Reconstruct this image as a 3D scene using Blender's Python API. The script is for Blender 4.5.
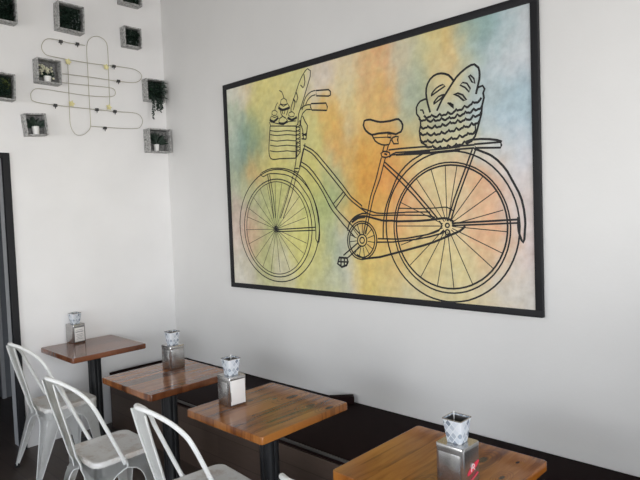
import bpy, bmesh, math, random
from mathutils import Vector, Matrix, noise
for _o in list(bpy.data.objects): bpy.data.objects.remove(_o)
scene = bpy.context.scene
C = scene.collection
PI = math.pi
random.seed(7)

# ---------------------------------------------------------------- camera, sky, light, exposure
CAM = (-2.850, -4.6005, 1.7059); YAW, PITCH, ROLL, FPX = 46.340, -2.694, -2.112, 569.75
def cam_axes():
    y, p, r = (math.radians(a) for a in (YAW, PITCH, ROLL))
    f = Vector((math.sin(y)*math.cos(p), math.cos(y)*math.cos(p), math.sin(p)))
    rt = Vector((math.cos(y), -math.sin(y), 0)); up = rt.cross(f)
    return f, rt*math.cos(r)+up*math.sin(r), -rt*math.sin(r)+up*math.cos(r)
_f, _r, _u = cam_axes()
cam_data = bpy.data.cameras.new('camera'); cam_data.sensor_width = 36; cam_data.lens = 36*FPX/640
cam_data.clip_start = .05
cam = bpy.data.objects.new('camera', cam_data); C.objects.link(cam)
cam.matrix_world = Matrix(((_r.x, _u.x, -_f.x, CAM[0]), (_r.y, _u.y, -_f.y, CAM[1]), (_r.z, _u.z, -_f.z, CAM[2]), (0, 0, 0, 1)))
scene.camera = cam
world = bpy.data.worlds.new('daylight'); scene.world = world; world.use_nodes = True
bg = world.node_tree.nodes['Background']; bg.inputs[0].default_value = (.93, .97, 1.0, 1); bg.inputs[1].default_value = 9.6
_wn, _wl = world.node_tree.nodes, world.node_tree.links      # bright hazy sky over a darker street
_tc = _wn.new('ShaderNodeTexCoord'); _sp = _wn.new('ShaderNodeSeparateXYZ'); _rp = _wn.new('ShaderNodeValToRGB')
_mr = _wn.new('ShaderNodeMapRange'); _mr.inputs[1].default_value = -.5; _mr.inputs[2].default_value = .5
_wl.new(_tc.outputs['Generated'], _sp.inputs[0]); _wl.new(_sp.outputs[2], _mr.inputs[0]); _wl.new(_mr.outputs[0], _rp.inputs[0]); _wl.new(_rp.outputs[0], bg.inputs[0])
_e = _rp.color_ramp.elements; _e[0].position = .30; _e[0].color = (.60, .59, .58, 1); _e[1].position = .47; _e[1].color = (1.0, 1.0, 1.0, 1)
for _p, _c in ((.60, (.96, .98, 1.0, 1)), (.80, (.50, .56, .66, 1))):
    _q = _e.new(_p); _q.color = _c
WIN = (-5.8, -.2, .25, 2.6); WY = -7.6          # shopfront opening x0, x1, z0, z1 behind the camera
LWIN = (-4.4, -1, 1.0, 2.45); LX = -6.2         # added side window for ambient light, y0, y1, z0, z1, opposite the mural
PH = 1.4
def portal(name, loc, rot, sx, sy):
    pl = bpy.data.lights.new(name, 'AREA'); pl.shape = 'RECTANGLE'; pl.size = sx; pl.size_y = sy; pl.cycles.is_portal = True
    po = bpy.data.objects.new(name, pl); C.objects.link(po); po.location = loc; po.rotation_euler = rot
portal('shopfront_portal', ((WIN[0]+WIN[1])/2, WY+.02, (WIN[2]+WIN[3])/2), (PI/2, 0, 0), WIN[1]-WIN[0], WIN[3]-WIN[2])
portal('added_window_portal', (LX+.02, (LWIN[0]+LWIN[1])/2, (LWIN[2]+LWIN[3])/2), (PI/2, 0, -PI/2), LWIN[1]-LWIN[0], LWIN[3]-LWIN[2])
vs = scene.view_settings; vs.view_transform = 'Standard'; vs.look = 'None'; vs.gamma = 1; vs.use_curve_mapping = False; vs.exposure = 0.0

# ---------------------------------------------------------------- outline data (metres / millimetres on their own walls)
INK = [
 (1.2,[(1899,1624),(1897,1668),(1889,1712),(1877,1754),(1860,1795),(1839,1834),(1814,1871),(1784,1905),(1751,1936),(1715,1963),(1676,1987),(1634,2006),(1591,2021),(1546,2031),(1500,2037),(1454,2038),(1408,2035),(1363,2027),(1319,2014),(1276,1997),(1236,1975),(1198,1950),(1163,1921),(1132,1889),(1104,1853),(1081,1815),(1062,1775),(1047,1733),(1038,1690),(1033,1646),(1033,1602),(1038,1558),(1047,1515),(1062,1473),(1081,1433),(1104,1395),(1132,1359),(1163,1327),(1198,1298),(1236,1273),(1276,1251),(1319,1234),(1363,1221),(1408,1213),(1454,1210),(1500,1211),(1546,1217),(1591,1227),(1634,1242),(1676,1261),(1715,1285),(1751,1312),(1784,1343),(1814,1377),(1839,1414),(1860,1453),(1877,1494),(1889,1536),(1897,1580),(1899,1624)]),
 (1.2,[(1828,1607),(1826,1645),(1820,1683),(1810,1720),(1795,1756),(1777,1790),(1755,1822),(1730,1852),(1702,1879),(1671,1903),(1637,1923),(1602,1940),(1565,1953),(1527,1962),(1487,1967),(1448,1968),(1409,1965),(1370,1958),(1332,1947),(1296,1932),(1261,1913),(1229,1891),(1199,1866),(1172,1838),(1149,1807),(1129,1773),(1113,1738),(1100,1702),(1092,1664),(1088,1626),(1088,1587),(1092,1549),(1100,1511),(1113,1475),(1129,1440),(1149,1407),(1172,1376),(1199,1347),(1229,1322),(1261,1300),(1296,1281),(1332,1266),(1370,1255),(1409,1248),(1448,1245),(1487,1246),(1527,1251),(1565,1260),(1602,1273),(1637,1290),(1671,1310),(1702,1334),(1730,1361),(1755,1391),(1777,1423),(1795,1457),(1810,1493),(1820,1530),(1826,1568),(1828,1607)]),
 (0.9,[(1798,1608),(1796,1644),(1790,1680),(1781,1715),(1767,1749),(1751,1781),(1731,1811),(1707,1839),(1681,1864),(1653,1887),(1622,1906),(1589,1922),(1555,1934),(1520,1943),(1484,1948),(1448,1949),(1411,1946),(1376,1939),(1341,1929),(1308,1914),(1276,1897),(1246,1876),(1219,1852),(1194,1825),(1172,1796),(1154,1765),(1139,1732),(1128,1697),(1120,1662),(1116,1626),(1116,1589),(1120,1553),(1128,1518),(1139,1483),(1154,1450),(1172,1419),(1194,1390),(1219,1363),(1246,1339),(1276,1318),(1308,1301),(1341,1286),(1376,1276),(1411,1269),(1448,1266),(1484,1267),(1520,1272),(1555,1281),(1589,1293),(1622,1309),(1653,1328),(1681,1351),(1707,1376),(1731,1404),(1751,1434),(1767,1467),(1781,1500),(1790,1535),(1796,1571),(1798,1608)]),
 (0.55,[(1454,1600),(1121,1700)]),
 (0.55,[(1454,1600),(1104,1598)]),
 (0.55,[(1454,1600),(1127,1485)]),
 (0.55,[(1454,1600),(1200,1372)]),
 (0.55,[(1454,1600),(1285,1308)]),
 (0.55,[(1454,1600),(1379,1278)]),
 (0.55,[(1454,1600),(1481,1282)]),
 (0.55,[(1454,1600),(1586,1302)]),
 (0.55,[(1454,1600),(1679,1353)]),
 (0.55,[(1454,1600),(1737,1426)]),
 (0.55,[(1454,1600),(1771,1498)]),
 (0.55,[(1454,1600),(1773,1679)]),
 (0.55,[(1454,1600),(1136,1771)]),
 (0.55,[(1454,1600),(1212,1845)]),
 (0.55,[(1454,1600),(1294,1904)]),
 (0.55,[(1454,1600),(1372,1937)]),
 (0.55,[(1454,1600),(1466,1943)]),
 (0.55,[(1454,1600),(1538,1935)]),
 (0.55,[(1454,1600),(1616,1910)]),
 (0.55,[(1454,1600),(1714,1828)]),
 (0.55,[(1454,1600),(1760,1750)]),
 (0.8,[(1469,1599),(1465,1591),(1456,1587),(1446,1589),(1440,1595),(1441,1604),(1448,1611),(1458,1612),(1466,1608),(1469,1599)]),
 (0.8,[(1480,1599),(1473,1585),(1457,1577),(1440,1580),(1430,1592),(1430,1607),(1443,1619),(1460,1622),(1475,1614),(1480,1599)]),
 (1.2,[(1463,1596),(1859,1610)]),
 (1.2,[(1462,1581),(1858,1589)]),
 (1.1,[(1298,2017),(1326,2028),(1371,2040),(1396,2045),(1439,2049),(1502,2046),(1565,2038),(1607,2029),(1650,2015),(1689,1997),(1726,1973),(1744,1959),(1777,1926),(1805,1889),(1830,1850),(1851,1809),(1868,1768),(1884,1703),(1898,1618),(1900,1576),(1900,1559),(1896,1531),(1890,1508),(1883,1496),(1861,1527),(1864,1580),(1861,1639),(1855,1684),(1839,1743),(1825,1783),(1817,1801),(1805,1820),(1775,1857),(1720,1919),(1706,1932),(1689,1945),(1652,1966),(1607,1984),(1563,1996),(1477,2008),(1419,2012),(1390,2010),(1348,1998),(1332,1996),(1298,2017)]),
 (1.2,[(1386,2004),(1414,1854),(1434,1694),(1435,1680)]),
 (1,[(1408,2003),(1438,1853),(1454,1693),(1455,1680)]),
 (1.1,[(1658,1978),(1594,1842),(1522,1704),(1508,1679)]),
 (1.1,[(1692,1973),(1640,1854),(1554,1706),(1537,1678)]),
 (1.1,[(1714,2220),(1709,2148),(1705,2122),(1677,2024)]),
 (1.1,[(1792,2194),(1736,2042),(1730,2026)]),
 (1.3,[(1674,2028),(1703,2028),(1730,2024),(1715,2004),(1700,1979),(1663,1986),(1673,2007),(1674,2028)]),
 (1.3,[(1675,2013),(1718,1998)]),
 (1.3,[(1775,2184),(1851,2146),(1870,2134),(1908,2105),(2017,1996),(2121,1888),(2162,1842),(2185,1814),(2200,1800),(2281,1743),(2280,1727),(2396,1694),(2445,1690),(2599,1691),(2614,1691)]),
 (1.3,[(1774,2161),(1832,2132),(1853,2119),(1883,2094),(2000,1975),(2105,1867),(2167,1802),(2202,1773),(2311,1702),(2329,1692),(2346,1685),(2367,1680),(2532,1677),(2613,1676)]),
 (1.3,[(1744,2071),(1796,2044),(1816,2030),(1862,1989),(1916,1927),(2018,1787),(2058,1734),(2088,1705),(2219,1596),(2259,1561)]),
 (1.3,[(1734,2047),(1774,2026),(1799,2009),(1844,1967),(1901,1905),(1949,1839),(2001,1752),(2027,1719),(2122,1624),(2216,1540)]),
 (1.2,[(2130,1841),(2040,1768)]),
 (1.2,[(2146,1824),(2059,1740)]),
 (1.2,[(1774,2161),(1725,2032)]),
 (1.2,[(2449,2034),(2402,1904),(2355,1798),(2284,1556)]),
 (1.2,[(2480,2031),(2432,1902),(2380,1802),(2344,1693),(2305,1561)]),
 (1.9,[(2324,2276),(2343,2279),(2371,2277),(2428,2257),(2448,2252),(2474,2249),(2524,2248),(2568,2252),(2586,2250),(2605,2233),(2615,2211),(2612,2191),(2601,2174),(2564,2163),(2509,2180),(2433,2184),(2405,2182),(2380,2182),(2356,2195),(2335,2212),(2322,2232),(2316,2251),(2324,2276)]),
 (1.4,[(2383,2180),(2391,2163),(2405,2141),(2428,2125),(2456,2112),(2486,2107),(2513,2109),(2526,2138)]),
 (1,[(2393,2162),(2495,2154),(2533,2142)]),
 (1,[(2502,2171),(2527,2168),(2527,2151),(2502,2154),(2502,2171)]),
 (1.5,[(2539,2146),(2560,2150),(2580,2148),(2575,2127),(2580,2105),(2546,2108),(2532,2132),(2539,2146)]),
 (1.3,[(2475,2108),(2460,2069)]),
 (1.3,[(2506,2107),(2489,2061)]),
 (1.5,[(2447,2060),(2467,2070),(2490,2067),(2511,2059),(2516,2038),(2484,2031),(2453,2039),(2447,2060)]),
 (1.6,[(2473,2056),(2494,2047)]),
 (1.5,[(2505,2075),(2602,2074),(2756,2068),(2784,2064),(2798,2060)]),
 (1.3,[(2509,2029),(2529,2042),(2695,2041),(2800,2037)]),
 (1.4,[(2516,2038),(2530,2046),(2560,2054),(2729,2046),(2903,2042),(2993,2043)]),
 (1.5,[(2560,2041),(2716,2032),(2879,2029),(2992,2027)]),
 (1.5,[(2560,2039),(2718,2030),(2886,2024),(2951,2023),(2961,2031),(3078,2027)]),
 (1.5,[(2962,2048),(3078,2044)]),
 (1.6,[(3078,2047),(3228,2042),(3233,2026),(3228,2013),(3088,2026),(3078,2047)]),
 (1.8,[(3029,2066),(3064,2073),(3116,2071),(3167,2064),(3208,2055),(3236,2043)]),
 (1.4,[(3066,2022),(2945,1752),(2902,1634)]),
 (1.4,[(3084,2015),(2965,1751),(2922,1637)]),
 (1.4,[(2474,2004),(2606,1894),(2655,1848),(2759,1738),(2841,1647)]),
 (1.4,[(2461,1989),(2588,1877),(2687,1783),(2806,1657),(2821,1642)]),
 (1.4,[(3324,1601),(3321,1646),(3314,1691),(3302,1735),(3285,1777),(3264,1817),(3239,1855),(3210,1890),(3178,1922),(3142,1950),(3103,1974),(3062,1994),(3020,2009),(2975,2020),(2930,2026),(2885,2027),(2840,2023),(2795,2015),(2751,2002),(2709,1984),(2670,1962),(2632,1936),(2598,1906),(2567,1873),(2540,1837),(2517,1798),(2498,1756),(2484,1713),(2474,1669),(2470,1624),(2470,1579),(2474,1533),(2484,1489),(2498,1446),(2517,1405),(2540,1366),(2567,1329),(2598,1296),(2632,1266),(2670,1240),(2709,1218),(2751,1200),(2795,1187),(2840,1179),(2885,1175),(2930,1177),(2975,1183),(3020,1193),(3062,1209),(3103,1229),(3142,1253),(3178,1281),(3210,1312),(3239,1347),(3264,1385),(3285,1425),(3302,1467),(3314,1511),(3321,1556),(3324,1601)]),
 (1.3,[(3274,1595),(3272,1634),(3265,1673),(3255,1711),(3240,1747),(3222,1782),(3200,1815),(3175,1845),(3146,1873),(3115,1897),(3082,1918),(3046,1935),(3009,1948),(2970,1958),(2931,1963),(2891,1964),(2852,1961),(2813,1953),(2775,1942),(2738,1927),(2704,1908),(2671,1885),(2641,1859),(2615,1830),(2591,1799),(2571,1765),(2554,1729),(2542,1692),(2534,1654),(2529,1614),(2529,1575),(2534,1536),(2542,1498),(2554,1460),(2571,1425),(2591,1391),(2615,1359),(2641,1330),(2671,1304),(2704,1282),(2738,1263),(2775,1247),(2813,1236),(2852,1229),(2891,1226),(2931,1227),(2970,1232),(3009,1241),(3046,1255),(3082,1272),(3115,1293),(3146,1317),(3175,1344),(3200,1375),(3222,1407),(3240,1442),(3255,1479),(3265,1517),(3272,1556),(3274,1595)]),
 (1.5,[(3258,1600),(3256,1637),(3250,1674),(3240,1710),(3226,1744),(3209,1777),(3188,1808),(3164,1837),(3136,1863),(3107,1886),(3074,1906),(3040,1922),(3005,1935),(2968,1943),(2930,1948),(2893,1949),(2855,1946),(2818,1939),(2781,1929),(2746,1914),(2713,1896),(2682,1875),(2654,1850),(2628,1823),(2605,1793),(2586,1761),(2570,1727),(2559,1692),(2551,1656),(2547,1619),(2547,1582),(2551,1545),(2559,1508),(2570,1473),(2586,1439),(2605,1407),(2628,1377),(2654,1350),(2682,1325),(2713,1304),(2746,1286),(2781,1272),(2818,1261),(2855,1254),(2893,1251),(2930,1252),(2968,1257),(3005,1266),(3040,1278),(3074,1295),(3107,1314),(3136,1337),(3164,1363),(3188,1392),(3209,1423),(3226,1456),(3240,1490),(3250,1526),(3256,1563),(3258,1600)]),
 (1.4,[(2443,1537),(2447,1610),(2454,1661),(2465,1707),(2479,1747),(2548,1881),(2573,1918),(2589,1936),(2624,1966),(2660,1990),(2680,2001),(2754,2030)]),
 (1.8,[(3077,2024),(3158,1987),(3178,1975),(3210,1949),(3238,1919),(3263,1886),(3322,1775),(3337,1735),(3347,1688),(3352,1641),(3353,1613),(3346,1533),(3339,1517),(3332,1528),(3324,1550),(3317,1574),(3315,1600),(3316,1649)]),
 (0.75,[(2890,1636),(2802,1936)]),
 (0.75,[(2898,1638),(2896,1951)]),
 (0.75,[(2905,1638),(2971,1944)]),
 (0.75,[(2881,1631),(2701,1887)]),
 (0.75,[(2871,1619),(2578,1755)]),
 (0.75,[(2868,1607),(2545,1611)]),
 (0.75,[(2871,1597),(2576,1495)]),
 (0.75,[(2876,1587),(2639,1376)]),
 (0.75,[(2882,1581),(2713,1309)]),
 (0.75,[(2891,1576),(2823,1257)]),
 (0.75,[(2901,1575),(2931,1255)]),
 (0.75,[(2919,1632),(3123,1869)]),
 (0.75,[(2927,1624),(3197,1789)]),
 (0.75,[(2931,1615),(3236,1687)]),
 (0.75,[(2932,1604),(3253,1573)]),
 (0.75,[(2930,1593),(3227,1459)]),
 (0.75,[(2924,1585),(3175,1374)]),
 (0.75,[(2912,1577),(3048,1286)]),
 (1.6,[(2928,1622),(3317,1636)]),
 (1.4,[(2928,1609),(3317,1618)]),
 (1.4,[(3317,1636),(3317,1618)]),
 (1.9,[(2200,1654),(2221,1664),(2250,1674),(2270,1677),(2292,1677),(2319,1675),(2437,1647),(2467,1644),(2514,1644),(2551,1639),(2710,1639),(2783,1643),(2874,1652),(2897,1650),(2922,1641),(2939,1631)]),
 (1.9,[(2225,1428),(2250,1417),(2280,1406),(2299,1405),(2415,1418),(2581,1457),(2738,1495),(2811,1516),(2963,1572),(2980,1579),(3001,1595),(3011,1607)]),
 (1.4,[(2400,1533),(2542,1531),(2608,1534),(2762,1558),(2809,1569),(2841,1580),(2866,1608),(2848,1637)]),
 (1.4,[(2392,1511),(2520,1513),(2683,1530),(2780,1546),(2862,1565),(2879,1580)]),
 (1.2,[(2614,1693),(2772,1690),(2789,1689)]),
 (1.2,[(2613,1675),(2754,1671),(2784,1666),(2821,1657)]),
 (1,[(2566,1718),(2721,1711),(2823,1711),(2877,1714),(2899,1713),(2925,1702),(2941,1691)]),
 (1.3,[(2912,1610),(2910,1604),(2905,1599),(2898,1599),(2891,1601),(2888,1607),(2888,1614),(2892,1620),(2898,1622),(2905,1621),(2910,1617),(2912,1610)]),
 (1.3,[(2913,1571),(2911,1564),(2904,1559),(2896,1557),(2889,1561),(2885,1568),(2885,1576),(2889,1582),(2897,1586),(2905,1584),(2911,1579),(2913,1571)]),
 (1.3,[(2393,1523),(2388,1491),(2375,1462),(2355,1436),(2330,1416),(2300,1403),(2269,1398),(2237,1402),(2208,1413),(2183,1433),(2164,1458),(2153,1488),(2150,1521),(2156,1554),(2170,1584),(2191,1610),(2217,1629),(2248,1641),(2279,1645),(2310,1640),(2339,1628),(2362,1608),(2380,1583),(2390,1554),(2393,1523)]),
 (1.3,[(2377,1522),(2372,1494),(2361,1468),(2344,1445),(2322,1427),(2297,1416),(2269,1411),(2242,1414),(2217,1425),(2195,1442),(2179,1465),(2169,1492),(2167,1521),(2172,1550),(2184,1577),(2202,1600),(2225,1618),(2251,1629),(2279,1632),(2306,1628),(2330,1617),(2350,1599),(2366,1577),(2375,1550),(2377,1522)]),
 (1.3,[(2312,1522),(2311,1512),(2307,1503),(2300,1495),(2292,1489),(2283,1485),(2272,1483),(2262,1484),(2253,1488),(2245,1494),(2240,1502),(2236,1512),(2235,1522),(2237,1532),(2241,1541),(2248,1549),(2256,1555),(2266,1559),(2276,1560),(2286,1559),(2295,1555),(2302,1549),(2308,1541),(2312,1532),(2312,1522)]),
 (1.3,[(2293,1522),(2290,1512),(2283,1505),(2273,1503),(2264,1505),(2257,1512),(2255,1522),(2258,1531),(2265,1539),(2275,1541),(2284,1539),(2291,1532),(2293,1522)]),
 (0.8,[(2320,1516),(2373,1509)]),
 (0.8,[(2313,1498),(2358,1468)]),
 (0.8,[(2299,1483),(2328,1435)]),
 (0.8,[(2281,1476),(2289,1417)]),
 (0.8,[(2261,1476),(2246,1417)]),
 (0.8,[(2244,1484),(2208,1435)]),
 (0.8,[(2232,1499),(2181,1469)]),
 (0.8,[(2227,1518),(2170,1512)]),
 (0.8,[(2230,1537),(2177,1557)]),
 (0.8,[(2241,1554),(2202,1596)]),
 (0.8,[(2258,1565),(2239,1621)]),
 (0.8,[(2277,1569),(2281,1629)]),
 (0.8,[(2296,1564),(2321,1618)]),
 (0.8,[(2311,1553),(2353,1591)]),
 (0.8,[(2319,1536),(2371,1553)]),
 (1.5,[(2154,1584),(2159,1605),(2171,1632),(2185,1648),(2203,1663),(2222,1675),(2244,1684),(2286,1695),(2317,1692)]),
 (2,[(2192,1638),(2214,1650),(2243,1664),(2265,1668),(2305,1671)]),
 (1.4,[(2243,1508),(2110,1421)]),
 (1.4,[(2267,1489),(2138,1400)]),
 (2.2,[(2073,1406),(2139,1404),(2148,1380),(2134,1356),(2092,1343),(2056,1364),(2073,1406)]),
 (1.6,[(2087,1403),(2085,1345)]),
 (1.6,[(2117,1404),(2114,1348)]),
 (1.6,[(2061,1378),(2145,1378)]),
 (1.5,[(1914,2536),(2029,2522),(2046,2507),(2045,2484),(2027,2480),(1917,2500),(1914,2536)]),
 (1.1,[(1910,2537),(1892,2538),(1867,2536),(1841,2526),(1817,2511),(1802,2491),(1791,2469),(1775,2426)]),
 (1.1,[(1908,2509),(1873,2507),(1852,2498),(1832,2485),(1811,2457)]),
 (1.5,[(1863,2456),(2002,2438),(2013,2412),(2007,2389),(1868,2412),(1857,2434),(1863,2456)]),
 (1.2,[(1859,2449),(1836,2453),(1806,2453),(1777,2445),(1752,2429),(1740,2406),(1733,2380),(1727,2329)]),
 (1.2,[(1858,2417),(1837,2421),(1813,2422),(1779,2402),(1761,2370),(1753,2325)]),
 (1.3,[(1778,2385),(1800,2342),(1821,2314),(1802,2221)]),
 (1.2,[(1753,2331),(1763,2313),(1773,2288),(1776,2256),(1778,2230)]),
 (1.5,[(1763,2266),(1811,2243)]),
 (1.5,[(1766,2249),(1809,2261)]),
 (1.5,[(1758,2230),(1802,2221)]),
 (1.1,[(1663,2425),(1665,2460),(1674,2478),(1752,2613),(1769,2636),(1786,2656),(1802,2672),(1824,2689),(1843,2696),(1870,2676),(1864,2638),(1794,2502),(1746,2416)]),
 (1.2,[(1805,2666),(1809,2642),(1812,2614),(1804,2590),(1793,2576),(1768,2599)]),
 (1.2,[(1721,2561),(1730,2540),(1737,2515),(1717,2487),(1696,2513)]),
 (1,[(1690,2518),(1699,2502),(1705,2481),(1696,2458),(1686,2439)]),
 (1.2,[(1436,2360),(1710,2324)]),
 (1.2,[(1436,2360),(1414,2217),(1411,2185),(1412,2158),(1417,2138),(1430,2122),(1450,2114),(1474,2112),(1527,2112),(1682,2102),(1695,2101)]),
 (1.5,[(1710,2324),(1695,2101)]),
 (1,[(1434,2327),(1480,2316),(1510,2311),(1616,2304),(1707,2287)]),
 (1,[(1432,2298),(1478,2287),(1508,2282),(1614,2276),(1706,2260)]),
 (1,[(1430,2258),(1475,2247),(1506,2242),(1612,2237),(1704,2221)]),
 (1,[(1428,2220),(1473,2210),(1504,2205),(1610,2201),(1702,2185)]),
 (1,[(1425,2180),(1471,2169),(1501,2165),(1608,2161),(1700,2146)]),
 (1.2,[(1710,2324),(1750,2360),(1740,2139),(1695,2101)]),
 (1,[(1709,2310),(1750,2326)]),
 (0.8,[(1710,2324),(1749,2305)]),
 (1,[(1707,2283),(1748,2298)]),
 (0.8,[(1708,2296),(1747,2278)]),
 (1,[(1706,2255),(1747,2271)]),
 (0.8,[(1706,2269),(1746,2250)]),
 (1,[(1704,2227),(1745,2243)]),
 (0.8,[(1705,2241),(1744,2222)]),
 (1,[(1703,2199),(1744,2215)]),
 (0.8,[(1703,2213),(1743,2195)]),
 (1,[(1701,2171),(1742,2188)]),
 (0.8,[(1702,2185),(1741,2167)]),
 (1,[(1699,2143),(1741,2160)]),
 (0.8,[(1700,2157),(1740,2139)]),
 (1,[(1445,2356),(1429,2390),(1448,2388),(1557,2355),(1580,2351),(1633,2365),(1660,2364),(1710,2360)]),
 (1,[(1550,2600),(1576,2584),(1587,2561),(1595,2540)]),
 (1,[(1557,2504),(1564,2529),(1595,2538),(1621,2520),(1627,2493),(1597,2490),(1575,2495),(1557,2504)]),
 (2.6,[(1534,2480),(1551,2467),(1577,2456),(1603,2456),(1653,2462)]),
 (1,[(1534,2480),(1553,2501),(1588,2480),(1632,2492),(1653,2462)]),
 (1,[(1548,2466),(1563,2422),(1575,2414)]),
 (1,[(1638,2456),(1615,2414)]),
 (1,[(1460,2443),(1465,2463),(1494,2468),(1520,2450),(1510,2430),(1481,2428),(1460,2443)]),
 (0.9,[(1528,2517),(1503,2491),(1494,2466)]),
 (2.6,[(1435,2406),(1451,2395),(1475,2386),(1505,2396),(1530,2409)]),
 (1,[(1435,2406),(1455,2431),(1485,2415),(1508,2417),(1527,2421)]),
 (1.2,[(1539,2399),(1575,2411),(1609,2392)]),
 (2.4,[(1528,2370),(1552,2363),(1580,2358),(1603,2363),(1620,2369)]),
 (1,[(1538,2396),(1531,2369)]),
 (1,[(1614,2389),(1625,2368)]),
 (1,[(1636,2411),(1645,2428),(1675,2429),(1698,2412),(1690,2394),(1656,2395),(1636,2411)]),
 (2.6,[(1626,2395),(1644,2383),(1668,2372),(1696,2377),(1720,2385)]),
 (1,[(1568,2451),(1581,2425)]),
 (1,[(1600,2446),(1593,2424)]),
 (1.8,[(2807,2257),(2792,2311),(2786,2340),(2783,2369),(2786,2398),(2796,2423),(2813,2444),(2835,2458),(2859,2464),(2884,2463),(2909,2456),(2932,2444),(2950,2425),(2962,2407)]),
 (1.8,[(2851,2260),(2885,2315),(2964,2407),(2983,2426),(3004,2441),(3025,2453),(3045,2463),(3070,2471),(3090,2471),(3113,2449),(3118,2430),(3119,2409),(3117,2388),(3095,2312)]),
 (1.4,[(3054,2417),(3073,2382),(3090,2370),(3085,2397),(3064,2419),(3054,2417)]),
 (1.4,[(3002,2377),(3032,2358),(3056,2330),(3062,2348),(3043,2379),(3018,2388),(3002,2377)]),
 (1.6,[(2960,2335),(2990,2320),(3020,2291),(3038,2290),(3016,2321),(2986,2336),(2960,2335)]),
 (1.6,[(2922,2295),(2945,2273),(2958,2259),(2955,2276),(2935,2290),(2922,2295)]),
 (1.4,[(2815,2349),(2909,2389),(2893,2399),(2872,2395),(2850,2386),(2832,2372),(2819,2358),(2815,2349)]),
 (1.4,[(2830,2300),(2850,2309),(2875,2321),(2905,2344),(2889,2343),(2864,2337),(2846,2323),(2833,2309),(2830,2300)]),
 (1.9,[(2765,2246),(2778,2232),(2784,2229),(2797,2233),(2810,2234),(2817,2243),(2824,2235),(2843,2226),(2850,2226),(2863,2235),(2869,2241),(2876,2232),(2883,2228),(2896,2231),(2909,2229),(2915,2233),(2922,2243),(2928,2236),(2941,2229),(2948,2229),(2961,2239),(2967,2242),(2974,2251),(2980,2242),(2986,2242),(2993,2244),(3006,2242),(3012,2245),(3025,2261),(3038,2251),(3044,2250),(3057,2259),(3069,2264),(3076,2275),(3082,2268),(3095,2268),(3101,2266),(3107,2268),(3120,2280),(3126,2289)]),
 (1.9,[(2730,2236),(2742,2220),(2749,2217),(2761,2219),(2773,2218),(2780,2226),(2786,2217),(2804,2205),(2810,2204),(2823,2211),(2829,2218),(2835,2208),(2842,2204),(2854,2206),(2867,2204),(2873,2207),(2880,2217),(2886,2210),(2899,2201),(2905,2200),(2917,2207),(2924,2208),(2930,2216),(2936,2206),(2943,2205),(2949,2207),(2961,2204),(2968,2207),(2980,2222),(2992,2211),(2999,2209),(3011,2216),(3024,2220),(3030,2230),(3036,2222),(3049,2221),(3055,2218),(3061,2219),(3073,2230),(3080,2238),(3086,2230),(3092,2226),(3098,2227),(3105,2231),(3117,2231),(3123,2235),(3129,2246)]),
 (1.9,[(2740,2187),(2753,2173),(2759,2171),(2771,2175),(2783,2175),(2789,2184),(2795,2176),(2813,2166),(2819,2166),(2831,2175),(2837,2181),(2843,2171),(2849,2166),(2861,2169),(2873,2168),(2879,2172),(2885,2183),(2891,2177),(2903,2169),(2909,2169),(2922,2177),(2928,2180),(2934,2188),(2940,2178),(2946,2177),(2952,2179),(2964,2175),(2970,2177),(2982,2191),(2994,2179),(3000,2176),(3012,2182),(3024,2184),(3030,2193),(3036,2185),(3048,2183),(3054,2181),(3060,2182),(3077,2203),(3083,2195),(3089,2192),(3107,2199),(3113,2199),(3118,2204),(3124,2215)]),
 (1.9,[(2736,2152),(2748,2137),(2754,2134),(2765,2137),(2777,2137),(2783,2146),(2789,2137),(2807,2126),(2812,2126),(2824,2133),(2830,2139),(2836,2129),(2842,2125),(2854,2128),(2866,2127),(2872,2131),(2878,2141),(2883,2134),(2895,2127),(2901,2126),(2913,2134),(2919,2136),(2925,2144),(2931,2134),(2937,2133),(2943,2135),(2955,2132),(2960,2134),(2972,2149),(2984,2137),(2990,2135),(3002,2142),(3014,2145),(3019,2155),(3025,2147),(3037,2146),(3043,2143),(3049,2144),(3060,2155),(3066,2163),(3072,2155),(3078,2151),(3084,2153),(3090,2156),(3101,2157),(3107,2161),(3113,2172)]),
 (1.9,[(2734,2112),(2747,2097),(2754,2093),(2766,2097),(2779,2096),(2786,2105),(2792,2096),(2811,2085),(2818,2085),(2830,2092),(2837,2098),(2843,2087),(2850,2082),(2862,2085),(2875,2084),(2882,2088),(2888,2098),(2895,2091),(2908,2083),(2914,2083),(2927,2091),(2933,2093),(2940,2101),(2946,2091),(2953,2090),(2959,2091),(2972,2088),(2978,2090),(2991,2106),(3004,2095),(3010,2093),(3023,2100),(3036,2103),(3042,2113),(3049,2106),(3061,2106),(3067,2103),(3074,2104),(3086,2116),(3093,2124)]),
 (1.9,[(2768,2079),(2780,2063),(2786,2060),(2799,2062),(2811,2061),(2817,2069),(2824,2060),(2842,2048),(2848,2047),(2861,2053),(2867,2059),(2873,2049),(2880,2045),(2892,2048),(2905,2046),(2912,2050),(2918,2060),(2924,2053),(2937,2045),(2943,2044),(2956,2051),(2962,2053),(2969,2062),(2975,2053),(2981,2052),(2988,2054),(3000,2051),(3006,2053),(3019,2069),(3032,2058),(3038,2056),(3050,2062),(3063,2066),(3069,2076)]),
 (1.6,[(2785,2338),(2765,2336),(2742,2331),(2726,2317),(2715,2299),(2715,2263),(2735,2236),(2740,2216),(2741,2195),(2731,2160),(2735,2123),(2742,2094),(2776,2073)]),
 (1.7,[(3106,2345),(3135,2350),(3146,2331),(3137,2311),(3141,2286),(3129,2246),(3124,2203),(3097,2121),(3084,2089),(3069,2073)]),
 (1.8,[(3106,2345),(3098,2327)]),
 (1.4,[(2765,2256),(2757,2278),(2740,2281)]),
 (1.2,[(3086,2162),(3088,2109)]),
]
G1, G2 = 140, 186
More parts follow.
